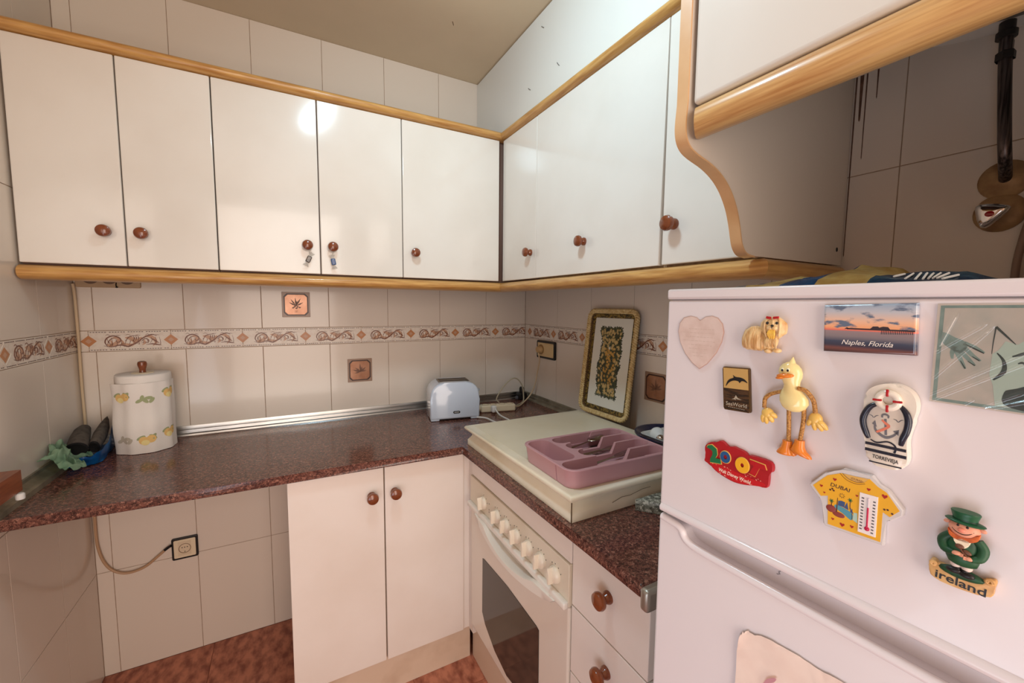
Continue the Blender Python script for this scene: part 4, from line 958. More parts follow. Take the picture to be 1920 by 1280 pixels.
m = M(); m.ell((11.2, 8.2, 13.2), (3.2, 2.2, 2)).ell((15.6, 8.2, 13.2), (3.2, 2.2, 2)).ell((13.6, 13.5, 12.4), (1.6, 3.4, 1.6)); mp('muzzle', m, HAIR2, g)
m = M(); m.ell((13.9, 10.6, 14.6), (1.5, 1.2, 1.2)).tube([(13.9, 9.5, 15.2), (13.8, 7.8, 15.4)], .3, 6).ell((8.2, 13.2, 12.9), (1.5, 1.5, 1.1)).ell((17.4, 13.4, 12.7), (1.4, 1.5, 1.1)); mp('eyes_and_nose', m, INK, g)
m = M(); m.prism([(6, 18), (10.5, 17.2), (11, 19.8), (6.6, 20.4)], 11, 13, bev=.5).prism([(13, 17.6), (18.6, 18.2), (18.4, 20.6), (13.2, 20)], 11, 13, bev=.5); mp('hair_bow', m, RED, g)
# ---- sunset picture magnet
g = magnet('picture_magnet', 'sunset pier picture magnet lettered Naples, Florida', 'magnet', 217, 1361)
def sunset():
    mm = bpy.data.materials.new('sunset_print'); mm.use_nodes = True; nt = mm.node_tree; b = nt.nodes['Principled BSDF']
    tc = nt.nodes.new('ShaderNodeTexCoord'); sx = nt.nodes.new('ShaderNodeSeparateXYZ'); nt.links.new(tc.outputs['Object'], sx.inputs[0])
    mr = nt.nodes.new('ShaderNodeMapRange'); mr.inputs[1].default_value = -.0235; mr.inputs[2].default_value = .0235; nt.links.new(sx.outputs[1], mr.inputs[0])
    cr = nt.nodes.new('ShaderNodeValToRGB'); E_ = [(0, (30, 34, 48)), (.10, (120, 78, 74)), (.16, (62, 62, 80)), (.24, (64, 74, 96)), (.34, (132, 122, 128)), (.445, (150, 130, 134)), (.455, (228, 112, 100)), (.52, (244, 172, 124)), (.64, (236, 190, 160)), (.82, (190, 192, 200)), (1, (140, 166, 192))]
    while len(cr.color_ramp.elements) < len(E_): cr.color_ramp.elements.new(.5)
    for e, (p, c) in zip(cr.color_ramp.elements, E_): e.position = p; e.color = lin(c)
    nt.links.new(mr.outputs[0], cr.inputs[0])
    mp_ = nt.nodes.new('ShaderNodeMapping'); mp_.inputs['Scale'].default_value = (55, 130, 1); nt.links.new(tc.outputs['Object'], mp_.inputs[0])
    n = nt.nodes.new('ShaderNodeTexNoise'); n.inputs['Scale'].default_value = 1; n.inputs['Detail'].default_value = 4; nt.links.new(mp_.outputs[0], n.inputs['Vector'])
    r2_ = nt.nodes.new('ShaderNodeValToRGB'); r2_.color_ramp.elements[0].position = .52; r2_.color_ramp.elements[1].position = .60; nt.links.new(n.outputs['Fac'], r2_.inputs[0])
    up = nt.nodes.new('ShaderNodeMath'); up.operation = 'GREATER_THAN'; up.inputs[1].default_value = .49; nt.links.new(mr.outputs[0], up.inputs[0])
    ml = nt.nodes.new('ShaderNodeMath'); ml.operation = 'MULTIPLY'; nt.links.new(r2_.outputs['Color'], ml.inputs[0]); nt.links.new(up.outputs[0], ml.inputs[1])
    mx = nt.nodes.new('ShaderNodeMix'); mx.data_type = 'RGBA'; nt.links.new(ml.outputs[0], mx.inputs['Factor']); nt.links.new(cr.outputs[0], mx.inputs['A']); mx.inputs['B'].default_value = lin((96, 112, 136))
    nt.links.new(mx.outputs['Result'], b.inputs['Base Color']); b.inputs['Roughness'].default_value = .1; b.inputs['Coat Weight'].default_value = .6
    return mm
mp('picture_tile', M().prism([(-33.8, 21.5), (33.1, 23.5), (35.1, -20.8), (-31.9, -23.3)][::-1], 0, 5, bev=2.2, seg=4), sunset(), g)
m = M(); m.box(-14, 33, -1.0, .3, 4.9, 5.1).prism([(3, .0), (5, 2.4), (8.5, 2.6), (9.5, 1.6), (12, 2.6), (15.5, 2.4), (17, .2)], 4.9, 5.12).prism([(-16, -.8), (-14, .9), (-12, -.4)], 4.9, 5.1)
for k in range(18): m.box(11+k*1.2, 11.5+k*1.2, -4.2+.05*k, -.8, 4.9, 5.05)
mp('pier_print', m, mat('pier_ink', (58, 50, 58), .2), g)
mtext('lettering', 'Naples, Florida', 1, -13.2, 37, 6.2, 5.1, mat('letter_white', (240, 232, 224), .4), g, 0, .32, 0)
# ---- plastic-sleeved picture card
g = magnet('picture_card', 'greenish printed card in a creased clear plastic sleeve', 'picture', 285, 1344)
cd = [(-23.9, 39.6), (-23.4, -40.6), (60, -41), (60, 40.6)]
mp('card_backing', M().prism(cd[::-1], 0, .7), mat('card_edge', (196, 186, 176), .5), g)
PR_ = mat('card_print_grey', (186, 180, 170), .4, var=((168, 170, 162), 50, .4, .7)); TEAL = mat('card_print_teal', (128, 152, 146), .4, var=((104, 130, 126), 90, .4, .7)); PTEAL = mat('card_print_pale_teal', (170, 190, 178), .4); DTEAL = mat('card_print_dark', (44, 62, 62), .4)
mp('print_frame', M().prism([(-22.0, 38.3), (-21.8, -39.2), (59, -39.6), (59, 39.4)][::-1], .7, .8), TEAL, g)
mp('print_ground', M().prism([(-19.6, 36.2), (-19.4, -36.8), (59, -37.4), (59, 37.2)][::-1], .8, .9), PR_, g)
mp('print_figure', M().prism([(8.2, 2), (11, 5), (14, 12), (20, 10), (28, 18), (44, 14), (59, 20), (59, -37), (12.2, -37), (10.2, -22), (7.8, -14)][::-1], .9, 1.0), PTEAL, g)
m = M(); ribbon(m, [(8.6, 22.5), (8.0, 10), (7.9, 2)], [.8, .5, .3], .9, 1.05); ribbon(m, [(8.6, 22.5), (14, 16), (19, 10)], [1.6, 1.2, .4], .9, 1.06)
ribbon(m, [(10.5, 3), (14.2, -3), (14.5, -11), (10, -17.5)], [.6, 1.8, 2.8, 1.0], 1.0, 1.1); ribbon(m, [(18, 1), (22, 3), (29, 8)], [1.0, 2.0, .6], 1.0, 1.1); ribbon(m, [(21, -4), (23, -3), (25, -5)], [.6, 1.6, .5], 1.0, 1.1)
m.prism(sp2([(16, -26), (22, -22), (34, -16), (59, -10), (59, -37), (20, -37)], 4), 1.0, 1.1)
mp('print_dark_lines', m, DTEAL, g, smooth=0)
m = M(); m.prism(sp2([(-19.4, 17), (-12, 13), (-7, 10.5), (-5, 6), (-8, 1), (-13, 3), (-19.4, 9)], 3), .9, 1.0)
for P in ([(-7, 9), (-1, 6), (4.2, 2.4)], [(-7, 6), (-2, 0), (2.6, -4)], [(-9, 3), (-4, -3), (0, -8)], [(-11, 3), (-8, -4), (-5, -11)], [(-12, 6), (-13, 1), (-12.6, -4)]): ribbon(m, P, [3.2, 2.6, 1.2], .9, 1.0)
mp('print_hand', m, TEAL, g, smooth=0)
m = M()
for P in ([(-6, 8), (-1, 5), (4, 2)], [(-2, -1), (2, -4)], [(-4, -5), (0, -8)], [(-8, -5), (-5, -11)]): ribbon(m, P, [.4]+[1.1]*(len(P)-2)+[.8], 1.0, 1.06)
mp('print_hand_lines', m, DTEAL, g, smooth=0)
crs = [((-23, -34), (60, 34), 1.0), ((-21, -38), (60, 24), .9), ((-22, -20), (8, 24), .8), ((-22, 1), (4, 25), .9), ((-22, 1), (-12, 33), .8), ((8, -40), (60, -14), 1.1), ((4, -40), (26, -24), .8), ((-4, -39), (1, -34), .6), ((28, -40), (60, -30), .7)]
def film():
    m = M(); b = bmesh.new(); nu, nv = 150, 140; gr = []
    for j in range(nv):
        row = []
        for i in range(nu):
            u, v = i/(nu-1), j/(nv-1); x = -23.4+83*u; y = -40+79.6*v; h = 1.5+.35*noise.noise(Vector((x*.05, y*.05, 1)))
            for (ax, ay), (bx_, by_), A_ in crs:
                dx, dy = bx_-ax, by_-ay; L = math.hypot(dx, dy); t = ((x-ax)*dx+(y-ay)*dy)/L/L
                if -.02 < t < 1.02:
                    d = abs((x-ax)*dy-(y-ay)*dx)/L; h += A_*math.exp(-(d/.8)**2)*1.5*min(1, 6*(1.02-t))
            row.append(b.verts.new((x, y, h)))
        gr.append(row)
    for j in range(nv-1):
        for i in range(nu-1): b.faces.new((gr[j][i], gr[j][i+1], gr[j+1][i+1], gr[j+1][i]))
    m._merge(b); return m
def film_mat():
    mm = bpy.data.materials.new('sleeve_film'); mm.use_nodes = True; nt = mm.node_tree; nt.nodes.remove(nt.nodes['Principled BSDF'])
    t = nt.nodes.new('ShaderNodeBsdfTransparent'); gl_ = nt.nodes.new('ShaderNodeBsdfGlossy'); gl_.inputs['Roughness'].default_value = .12
    lw_ = nt.nodes.new('ShaderNodeLayerWeight'); pw_ = nt.nodes.new('ShaderNodeMath'); pw_.operation = 'POWER'; pw_.inputs[1].default_value = 3; nt.links.new(lw_.outputs['Facing'], pw_.inputs[0]); fr_ = nt.nodes.new('ShaderNodeMath'); fr_.operation = 'MULTIPLY_ADD'; fr_.inputs[1].default_value = .7; fr_.inputs[2].default_value = .08; nt.links.new(pw_.outputs[0], fr_.inputs[0]); mx = nt.nodes.new('ShaderNodeMixShader')
    nt.links.new(fr_.outputs[0], mx.inputs[0]); nt.links.new(t.outputs[0], mx.inputs[1]); nt.links.new(gl_.outputs[0], mx.inputs[2])
    nt.links.new(mx.outputs[0], nt.nodes['Material Output'].inputs['Surface']); return mm
mp('plastic_sleeve', film(), film_mat(), g, smooth=180)
# ---- dolphin magnet
g = magnet('dolphin_magnet', 'gold and brown rectangular magnet with a leaping dolphin, lettered SeaWorld', 'magnet', 98, 1285)
ow = [(-14.2, 25), (17.4, 26.6), (21.8, -23.9), (-10.0, -26.6)]
skx = lambda x, y: (x*15.5+3.8-y*2.1, y*25.3+x*.9)
rq = [skx(x, y) for x, y in rrect(-1, 1, -1, 1, .10, 4)]; rq2 = [skx(x*.93, y*.955) for x, y in rrect(-1, 1, -1, 1, .06, 4)]
mp('metal_frame', M().prism(rq, 0, 4.2, bev=.7), mat('bronze_frame', (112, 88, 58), .25, .8), g)
cutp = lambda a, b_: [skx(-.93, a), skx(.93, a), skx(.93, b_), skx(-.93, b_)]
mp('gold_sky', M().prism(cutp(.02, .955), 4.1, 4.3), mat('gold_print', (214, 176, 108), .2, .3, coat=.5), g)
mp('brown_sea', M().prism(cutp(-.955, .02), 4.1, 4.3), mat('sea_print', (84, 58, 36), .2, .3, var=((40, 26, 18), 420, .42, .6), stretch=(.18, 1, 1), coat=.5), g)
dl_ = [(-8.4, 2.0), (-6.7, 7.7), (-3.8, 11.1), (0.5, 13.2), (-0.4, 16.3), (2.4, 14.5), (8.7, 14.5), (13.5, 12.8), (16.6, 9.4), (12.7, 10.6), (9.9, 10.6), (7.6, 8.0), (6.3, 9.9), (0.2, 9.8), (-4.6, 6.8), (-7.0, 3.6)]
mp('dolphin', M().prism(sp2(dl_, 3), 4.2, 4.6, bev=.1), INK, g)
SIL = mat('silver_print', (196, 188, 170), .3, .4)
mp('emblem', M().prism([(-.5, -12.0), (2.5, -10.6), (4.2, -6.6), (6.4, -9.6), (11.2, -11.0), (6.5, -11.2), (3.4, -10.4), (5.0, -12.2), (2.4, -11.8)], 4.2, 4.5), SIL, g)
mtext('lettering', 'SeaWorld', 5.2, -17.8, 24.5, 6.2, 4.35, SIL, g, 2, 0, .03)
m = M()
for k in range(9): m.box(-4+k*2.2, -2.7+k*2.2, -22.0, -21.4, 4.25, 4.4)
mp('small_lettering', m, SIL, g)
# ---- duck
g = magnet('duck_magnet', 'pale yellow long-legged duck magnet with rope arms and orange feet', 'magnet', 159, 1280)
DUK = mat('duck_yellow', (244, 226, 160), .18, coat=.6); ORA = mat('duck_orange', (224, 128, 40), .25, coat=.4); ROPE = mat('duck_rope', (196, 146, 78), .55, var=((150, 100, 48), 600, .42, .58)); HND = mat('duck_hand_yellow', (238, 196, 104), .28, coat=.4)
m = M(); m.loft([[(cx+rx*math.cos(2*math.pi*k/22), y, 8.5+rz*math.sin(2*math.pi*k/22)) for k in range(22)] for y, cx, rx, rz in ((-6.6, 5.6, 1.5, 1.2), (-5.4, 5.7, 6.5, 4.6), (-2, 5.7, 10.8, 7.2), (3, 5.7, 13.4, 8.2), (8, 5.2, 13.2, 8.0), (13, 4.2, 11, 7.0), (17.5, 3.4, 8.2, 5.8), (21, 2.6, 7.4, 5.4), (25, 1.8, 8.4, 6.0), (29, 1, 10.6, 7.0), (33.5, .6, 11.2, 7.4), (38, .3, 10, 7), (41.5, .2, 7.2, 5.6), (43.8, .2, 3.4, 3), (44.4, .2, .8, .7))])
mp('body', m, DUK, g, smooth=70)
m = M(); m.lathe([(4.2, 0), (2.6, 3.5), (.3, 8), (0, 8)], Matrix.Translation((1.4, 41.5, 8.5)) @ Matrix.Rotation(R(-90), 4, 'X') @ Matrix.Rotation(R(6), 4, 'Y'), 12); mp('crest', m, DUK, g)
m = M(); m.ell((-.6, 30.6, 16.5), (8.2, 2.5, 4.6), Matrix.Rotation(R(6), 3, 'Z')).ell((-4.4, 28.4, 16.6), (5.2, 1.9, 4.0), Matrix.Rotation(R(16), 3, 'Z')); mp('beak', m, ORA, g, smooth=70)
m = M(); m.ell((-4.2, 36.2, 14.6), (1.6, 2.0, 1.4)).ell((1.2, 36.6, 15.0), (1.7, 2.1, 1.4)); mp('eye_white', m, mat('eye_pale', (236, 232, 200), .25), g)
m = M(); m.ell((-4.0, 35.6, 15.9), (1.1, 1.3, .6)).ell((1.4, 36.0, 16.3), (1.1, 1.3, .6)); mp('pupil', m, INK, g)
for P in ([(-6.5, 12.5, 7), (-13, 9.8, 8), (-18.5, 6.6, 8), (-23.2, 1, 7), (-24, -8.6, 6)], [(9.6, 18.8, 12), (15.5, 17.9, 11), (19.5, 13.5, 9), (22.5, 7, 7), (24.2, -4, 6)]): mp('arm', M().tube(P, 2.1, 10, smooth=5), ROPE, g)
for P in ([(.6, -4, 7), (1.0, -14, 6.5), (1.5, -27, 6), (1.9, -40, 5.5)], [(14.6, -1, 7.5), (14.8, -12, 7), (13.8, -24, 6.5), (12.4, -36, 6)]): mp('leg', M().tube(P, 2.0, 10, smooth=5), ROPE, g)
def hand(x, y, fingers, pal):
    m = M(); m.ell((x, y, 6), pal)
    for a, b_, c in fingers: m.tube([(x+a[0]*.35, y+a[1]*.35, 6.4), (x+a[0], y+a[1], 7), (x+b_[0], y+b_[1], 6), (x+c[0], y+c[1], 5.2)], [2.6, 2.7, 2.5, 1.4], 10, smooth=4)
    mp('hand', m, HND, g, smooth=70)
hand(-20.0, -14.5, [((-3.8, -4), (-4.6, -7.5), (-4.6, -10.6)), ((-.6, -5), (-.8, -8.5), (-.9, -11.2)), ((3.2, -3.5), (4.6, -6.4), (5.4, -8.2)), ((5, .5), (7.2, -1.2), (8.6, -3))], (6.4, 6.6, 4))
hand(24.8, -10, [((-4, -3), (-5.6, -5.6), (-6.6, -7.6)), ((-.4, -4.5), (-.4, -8), (-.2, -11)), ((3.2, -4), (5, -7.6), (6.0, -10.4)), ((5, -2.4), (8, -5.6), (9.8, -8.6))], (6.2, 6.8, 4))
m = M(); m.loft([[(cx+rx*math.cos(2*math.pi*k/16), y, 5.5+rz*math.sin(2*math.pi*k/16)) for k in range(16)] for y, cx, rx, rz in ((-38.6, .6, 4.6, 4), (-41, .8, 4.6, 4), (-46, 0, 5, 4.4), (-50, -1, 7, 5), (-52.5, -1.2, 8, 5.4), (-53.6, -1.2, 7, 4.4))]); m.prism([(3, -47), (6.5, -46.5), (9.6, -52), (8, -53.4), (0, -52)], 2, 8, bev=1.4, seg=3); mp('foot', m, ORA, g, smooth=60)
m = M(); m.loft([[(cx+rx*math.cos(2*math.pi*k/16), y, 6.5+rz*math.sin(2*math.pi*k/16)) for k in range(16)] for y, cx, rx, rz in ((-34.6, 12.4, 4.6, 4), (-37.5, 12.4, 4.6, 4.2), (-42, 11.8, 5.6, 5), (-45.5, 12, 7.4, 5.4), (-48, 14.5, 8, 5), (-50, 18, 6, 4), (-51.4, 21.6, 2.6, 2.6))]); mp('foot', m, ORA, g, smooth=60)
# ---- flip-flop
g = magnet('flip_flop_magnet', 'white flip-flop magnet with navy straps and lifebuoy, lettered Torrevieja', 'magnet', 235, 1278)
fo = [(-9.8, -18.5), (-14.4, 0.0), (-13.0, 12.7), (-13.1, 22.8), (-10.1, 29.8), (-4.9, 34.2), (1.9, 36.8), (9.2, 36.6), (16.0, 33.1), (19.7, 28.5), (21.6, 22.2), (21.6, 15.5), (20.5, 9.9), (20.3, 5.2), (18.5, -4.1), (17.8, -12.4), (19.0, -25.1), (17.5, -32.5), (14.1, -35.7), (8.0, -37.2), (-0.1, -37.1), (-5.8, -34.7), (-9.4, -27.9)]
CERA = mat('flip_flop_white', (236, 226, 212), .2, coat=.5)
mp('sole', M().prism(sp2(fo, 3), 0, 11, bev=2.6, seg=4), CERA, g, smooth=60)
for P in ([(-3.4, 18.4, 10.5), (-8.6, 14, 12), (-12.0, 5, 12.2), (-11.8, -2.3, 11.8), (-9.6, -9.0, 11.4), (-7.8, -13.5, 10.4)], [(12, 18.9, 10.5), (16.2, 13.6, 12), (18.0, 6.8, 12.2), (17.2, -1.6, 11.8), (15.2, -8.4, 11.4), (14.2, -14.2, 10.4)]): mp('strap', M().tube(P, [1.7, 2.4, 2.6, 2.5, 2.4, 1.8], 12, smooth=5), NVY, g)
rg = mp('lifebuoy', M().tube([(4.0+6.6*math.cos(2*math.pi*k/32), 22.6+6.4*math.sin(2*math.pi*k/32), 12.6) for k in range(32)], 3.0, 12, closed=True), CERA, g, smooth=60)
m = M()
for a in (0, 90, 180, 270): m.box(3.6, 9.9, -.95, .95, 14.2, 15.9, .5, 2, mt(4.0, 22.6, 0, a+3))
mp('lifebuoy_band', m, RED, rg)
m = M()
for (a, b_), (c, d), h in (((-9.6, -18.5), (18.0, -18.1), 2.4), ((-9.4, -24.0), (18.5, -23.8), 2.6), ((-5.9, -34.2), (16.0, -33.7), 1.0)): ribbon(m, [(a, b_), ((a+c)/2, (b_+d)/2), (c, d)], [h]*3, 10.6, 11.35, 3)
ribbon(m, [(-6.1, -14.5), (-1.5, -16.1), (5.3, -13.6), (9.6, -14.9), (11.4, -17.9), (10.6, -22.0)], [.6, 1.2, 1.2, 1.2, 1.3, 1.6], 11, 11.6)
mp('navy_stripe', m, NVY, g, smooth=0)
m = M(); GRY = mat('anchor_grey', (112, 112, 118), .4)
ribbon(m, [(2.8, 6), (3.4, 0), (4.0, -8)], [1.6, 1.6, 1.6], 10.9, 11.4); ribbon(m, [(-4.2, -1.1), (-2.6, -6), (3.6, -10), (8.6, -7.6), (11.6, -3.2)], [1.0, 1.8, 2.4, 1.8, 1], 10.9, 11.4)
m.prism([(-6, 0), (-2.6, -2.4), (-4, 3.2)], 10.9, 11.4).prism([(8.6, -3.4), (12.2, -1.4), (12.2, -6.4)], 10.9, 11.4); ribbon(m, [(.6, 6.8), (.6, 9), (2.6, 10), (4.6, 9), (4.6, 7)], [1.2, 1.4, 1.6, 1.4, .8], 10.9, 11.4)
mp('anchor', m, GRY, g, smooth=0)
m = M(); ribbon(m, [(.6, 4.6), (3.6, 2), (5.4, 0), (2, -3.6), (-2.4, -6.8)], [1.2, 2.0, 2.0, 2.0, 1.6], 11.2, 11.6); mp('rope_print', m, mat('rope_coral', (224, 128, 104), .4), g, smooth=0)
m = M()
for x, y in ((-5.2, 5.5), (11.3, 5.2)): ribbon(m, [(x-3.2, y+2), (x-1.4, y+1.4), (x, y), (x+1.6, y+1.8), (x+3.2, y+2.4)], [.3, .7, .5, .7, .3], 10.9, 11.2)
mp('gull_print', m, GRY, g, smooth=0)
mtext('lettering', 'TORREVIEJA', 4.9, -29.3, 17.6, 4.6, 11.2, INK, g, -1.5, 0, .02)
# ---- red numeral magnet
g = magnet('numeral_magnet', 'red magnet with coloured numerals 2001, lettered Walt Disney World', 'magnet', 105, 1200)
ro = [(-37.7, -10.9), (-36.0, -3.4), (-37.9, 6.4), (-34.6, 11.5), (-29.1, 15.2), (-23.5, 15.5), (-20.3, 19.0), (-16.3, 20.0), (-11.3, 17.1), (-7.9, 15.5), (-2.2, 17.5), (2.4, 16.6), (6.8, 16.0), (11.9, 14.5), (15.1, 11.7), (18.7, 13.5), (39.0, 12.7), (42.0, 3.4), (38.6, -0.1), (38.4, -6.3), (37.8, -15.1), (35.1, -17.9), (27.0, -18.7), (13.4, -22.6), (0.9, -24.1), (-12.5, -21.8), (-23.0, -18.2), (-30.4, -13.2)]
RUB = mat('red_rubber', (172, 24, 34), .35); 
mp('plate', M().prism(sp2(ro, 3), 0, 4.6, bev=.7), RUB, g)
mp('lower_band', M().prism(sp2([(-30, -10.5), (-14, -9), (2, -11), (20, -12.5), (34, -13), (33, -17), (14, -21.6), (.9, -23), (-12, -20.8), (-23, -17)], 3), 4.5, 5.0, bev=.15), mat('red_band', (196, 26, 36), .3), g)
GOLD = mat('gold_line', (226, 182, 92), .35)
tw = [(-35.0, 7.6), (-33.8, 10.7), (-28.2, 13.0), (-21.6, 9.4), (-20.2, 2.3), (-22.7, -3.2), (-15.8, -2.4), (-14.6, -8.2), (-29.4, -10.6), (-29.6, -6.3), (-26.4, 0.0), (-26.6, 5.0), (-29.6, 7.0)]
mp('numeral', M().prism(tw, 4.5, 5.4), GOLD, g); mp('numeral', M().prism([(x*.93-1.7, y*.92+.1) for x, y in tw], 5.3, 6.2, bev=.2), mat('numeral_green', (30, 112, 70), .3), g)
def ringn(cx, cy, ro_, ri, c, w): 
    m = M(); m.lathe([(ri, 0), (ri+.3, .9), (ro_-.3, .9), (ro_, 0)], mt(cx, cy, w) @ Matrix.Diagonal((1, 1.12, 1, 1)), 32); mp('numeral', m, c, g)
ringn(-10.6, 2.4, 7.0, 5.9, GOLD, 4.9); ringn(-10.6, 2.4, 6.4, 2.2, mat('numeral_blue', (34, 84, 136), .3), 5.2)
ringn(9.8, -.6, 8.4, 7.4, GOLD, 5.0); ringn(9.8, -.6, 8.0, 2.0, mat('numeral_yellow', (238, 176, 40), .3), 5.5)
on_ = [(17.4, 9.6), (34.4, 8.4), (36.6, 2.6), (28.8, 2.4), (24.4, -9.4), (17.2, -8.0), (22.4, 3.2), (18.6, 4.4)]
mp('numeral', M().prism(on_, 4.5, 5.2), GOLD, g); mp('numeral', M().prism([(x*.94+1.55, y*.9) for x, y in on_], 5.1, 5.9, bev=.2), mat('numeral_red', (182, 22, 34), .3), g)
mtext('lettering', 'Walt Disney World', .6, -16.6, 38, 6.0, 5.05, mat('letter_cream', (246, 232, 214), .4), g, -4, .15, .05)
m = M(); rnd = random.Random(5)
for k in range(34):
    x = rnd.uniform(-28, 32); y = -10.8-.02*x+rnd.uniform(-1.2, 1.0) if k % 2 else -20.2+.006*(x)**2*.4+rnd.uniform(-.8, .6)
    if abs(x) < 26 or k % 2: star(m, x, y, rnd.uniform(.5, 1.1), 5, 5.0, 5.15, rnd.uniform(0, 1))
mp('star_print', m, mat('star_pink', (242, 168, 150), .4), g, smooth=0)
# ---- T-shirt thermometer
g = magnet('shirt_magnet', 'yellow T-shirt magnet with a thermometer, lettered Dubai', 'magnet', 217, 1195)
so2 = [(-34.7, 8.1), (-21.8, 24.8), (-13.5, 28.5), (-7.8, 33.4), (2.6, 32.8), (10.3, 33.8), (13.5, 33.9), (18.7, 27.5), (25.6, 24.7), (36.4, 11.7), (36.3, 6.2), (28.9, -1.3), (24.8, -1.8), (25.4, -25.8), (-18.5, -27.9), (-20.5, -25.8), (-21.9, -4.1), (-25.9, -2.0)]
mp('acrylic_body', M().prism(so2, 0, 6, bev=1.0, seg=3), mat('clear_acrylic', (238, 234, 234), .08, trans=.25, ior=1.46, coat=.4), g)
ye_ = [(-31.2, 8.6), (-19.8, 22.7), (-8.7, 28.9), (-3.7, 24.7), (3.2, 24.0), (8.6, 26.1), (12.1, 30.9), (18.3, 25.9), (24.7, 23.0), (34.2, 10.2), (28.2, 2.2), (23.2, 4.5), (23.4, -23.2), (-16.6, -25.0), (-18.2, 2.9), (-24.0, .4)]
YEL = mat('shirt_yellow', (236, 176, 44), .18, coat=.6)
mp('shirt_print', M().prism(ye_, 5.95, 6.3), YEL, g)
mp('collar_print', M().prism([(-8.4, 28.9), (-3.7, 24.9), (3.2, 24.2), (8.6, 26.3), (11.9, 30.6), (2, 29.5)], 6.25, 6.4), mat('collar_amber', (222, 176, 96), .25), g)
m = M(); ribbon(m, [(-10, 28.4), (-4.4, 23.8), (3.4, 22.8), (9.4, 25.2)], [.3, .35, .35, .3], 6.3, 6.5); ribbon(m, [(-7.6, 28.9), (-3, 25.6), (3.4, 24.6), (8.2, 26.6)], [.3, .35, .35, .3], 6.3, 6.5)
mp('collar_line', m, mat('ink_brown', (120, 74, 30), .5), g, smooth=0)
mtext('collar_lettering', '(DUBAI)', 3.0, 26.6, 8.5, 2.6, 6.45, mat('collar_ink', (150, 110, 60), .5), g, -2)
mtext('lettering', 'DUBAI', -9.2, 14.6, 15.5, 5.2, 6.35, mat('ink_plum', (62, 34, 36), .4), g, -2, .12, .01)
tp_ = [(6.3, 16.2), (19.4, 16.7), (19.9, -20.4), (7.0, -20.8)]
th_ = mp('thermometer_card', M().prism(tp_, 6.25, 7.2, bev=.2), mat('thermometer_white', (240, 232, 230), .25), g)
mp('thermometer_tube', M().tube([(12.9, 13.5, 7.3), (13.5, -14, 7.3)], .75, 8), mat('thermometer_glass', (206, 196, 204), .1), th_)
mp('thermometer_fluid', M().tube([(13.15, 4.6, 7.6), (13.5, -14, 7.6)], .75, 8).ell((13.6, -15.2, 7.5), (2.0, 2.0, .9)), mat('thermometer_red', (190, 24, 70), .2), th_)
m = M()
for i in range(11):
    y = 12-2.9*i
    m.box(8.0, 9.9, y-.6, y+.6, 7.15, 7.3); m.box(16.4, 18.2, y-1.2, y, 7.15, 7.3)
mp('scale_figures', m, mat('ink_grey', (92, 88, 92), .5), th_)
def heart(m, x, y, s): m.prism([(x+s*a, y+s*b_) for a, b_ in ((0, -1), (1, .2), (.9, .8), (.4, .9), (0, .45), (-.4, .9), (-.9, .8), (-1, .2))], 6.25, 6.5)
m = M()
for x, y, s in ((-13.6, 20.7, 1.5), (-24.1, 10.6, 1.3), (-21.2, 4.9, .9), (12.3, 20.9, 1.4), (23.6, 18.9, 2.0), (-5.1, -20.6, 1.9), (2.3, -19.0, 1.4), (-12.8, -18.2, 1.2), (4.2, 11.8, 1.0)): heart(m, x, y, s)
mp('heart_print', m, mat('heart_red', (168, 30, 26), .4), g, smooth=0)
m = M(); m.ell((-14.8, -8.5, 6.3), (4.2, 3.6, .3)).ell((-8.5, -12, 6.3), (5, 2.6, .3)); mp('sand_print', m, mat('print_maroon', (142, 62, 54), .4), g)
m = M(); m.prism(sp2([(-12, -6), (-5, -9.5), (1.5, -13), (2, -7), (-4, -4), (-11, -3)], 3), 6.25, 6.42); mp('sea_print', m, mat('print_sea_blue', (84, 150, 170), .4), g)
m = M(); m.prism([(-9.6, 1.4), (-7, 2.4), (-4.2, 2.0), (-4.6, -3), (-9.6, -3)], 6.25, 6.46).prism([(-2.6, 2.6), (-1.2, -4.2), (-4.8, -3.4)], 6.3, 6.5).prism([(.2, -1.2), (2.6, -6), (.2, -5.6)], 6.3, 6.5); mp('building_print', m, mat('print_blue', (62, 84, 128), .4), g, smooth=0)
m = M(); m.prism([(2.8, -5), (5.6, -4.4), (6.2, -13.8), (2.6, -12)], 6.3, 6.48); mp('tower_print', m, mat('print_mint', (176, 206, 194), .4), g, smooth=0)
m = M()
for x, y in ((-14.8, -.8), (-.4, 5.6)):
    for k in range(6): ribbon(m, [(x, y), (x+2.0*math.cos(k*1.05), y+2.0*math.sin(k*1.05))], [.9, .3], 6.3, 6.55, 2)
mp('palm_print', m, mat('print_palm', (52, 106, 60), .4), g, smooth=0)
m = M(); ribbon(m, [(-14.8, -.8), (-14.6, -7)], [.5, .7], 6.3, 6.5, 2); ribbon(m, [(-10.2, 4), (-10.3, -10)], [.3, 1.0], 6.3, 6.5, 2); ribbon(m, [(-.4, 5.6), (-.2, -3)], [.4, .5], 6.3, 6.5, 2); ribbon(m, [(1.6, -2), (1.8, -12)], [.3, .4], 6.3, 6.5, 2)
for x, y in ((24.2, 7.4), (26.4, 8.0), (29.6, 5.8), (-16.6, 9.6), (-13.8, 9.8), (-15, 11.2)): dot(m, x, y, 6.3, .85)
for k in range(8): ribbon(m, [(-7+1.2*math.cos(k*.785), 7.4+1.2*math.sin(k*.785)), (-7+2.4*math.cos(k*.785), 7.4+2.4*math.sin(k*.785))], [.4, .3], 6.3, 6.5, 1)
mp('ink_print', m, mat('print_brown', (84, 46, 30), .4), g, smooth=0)
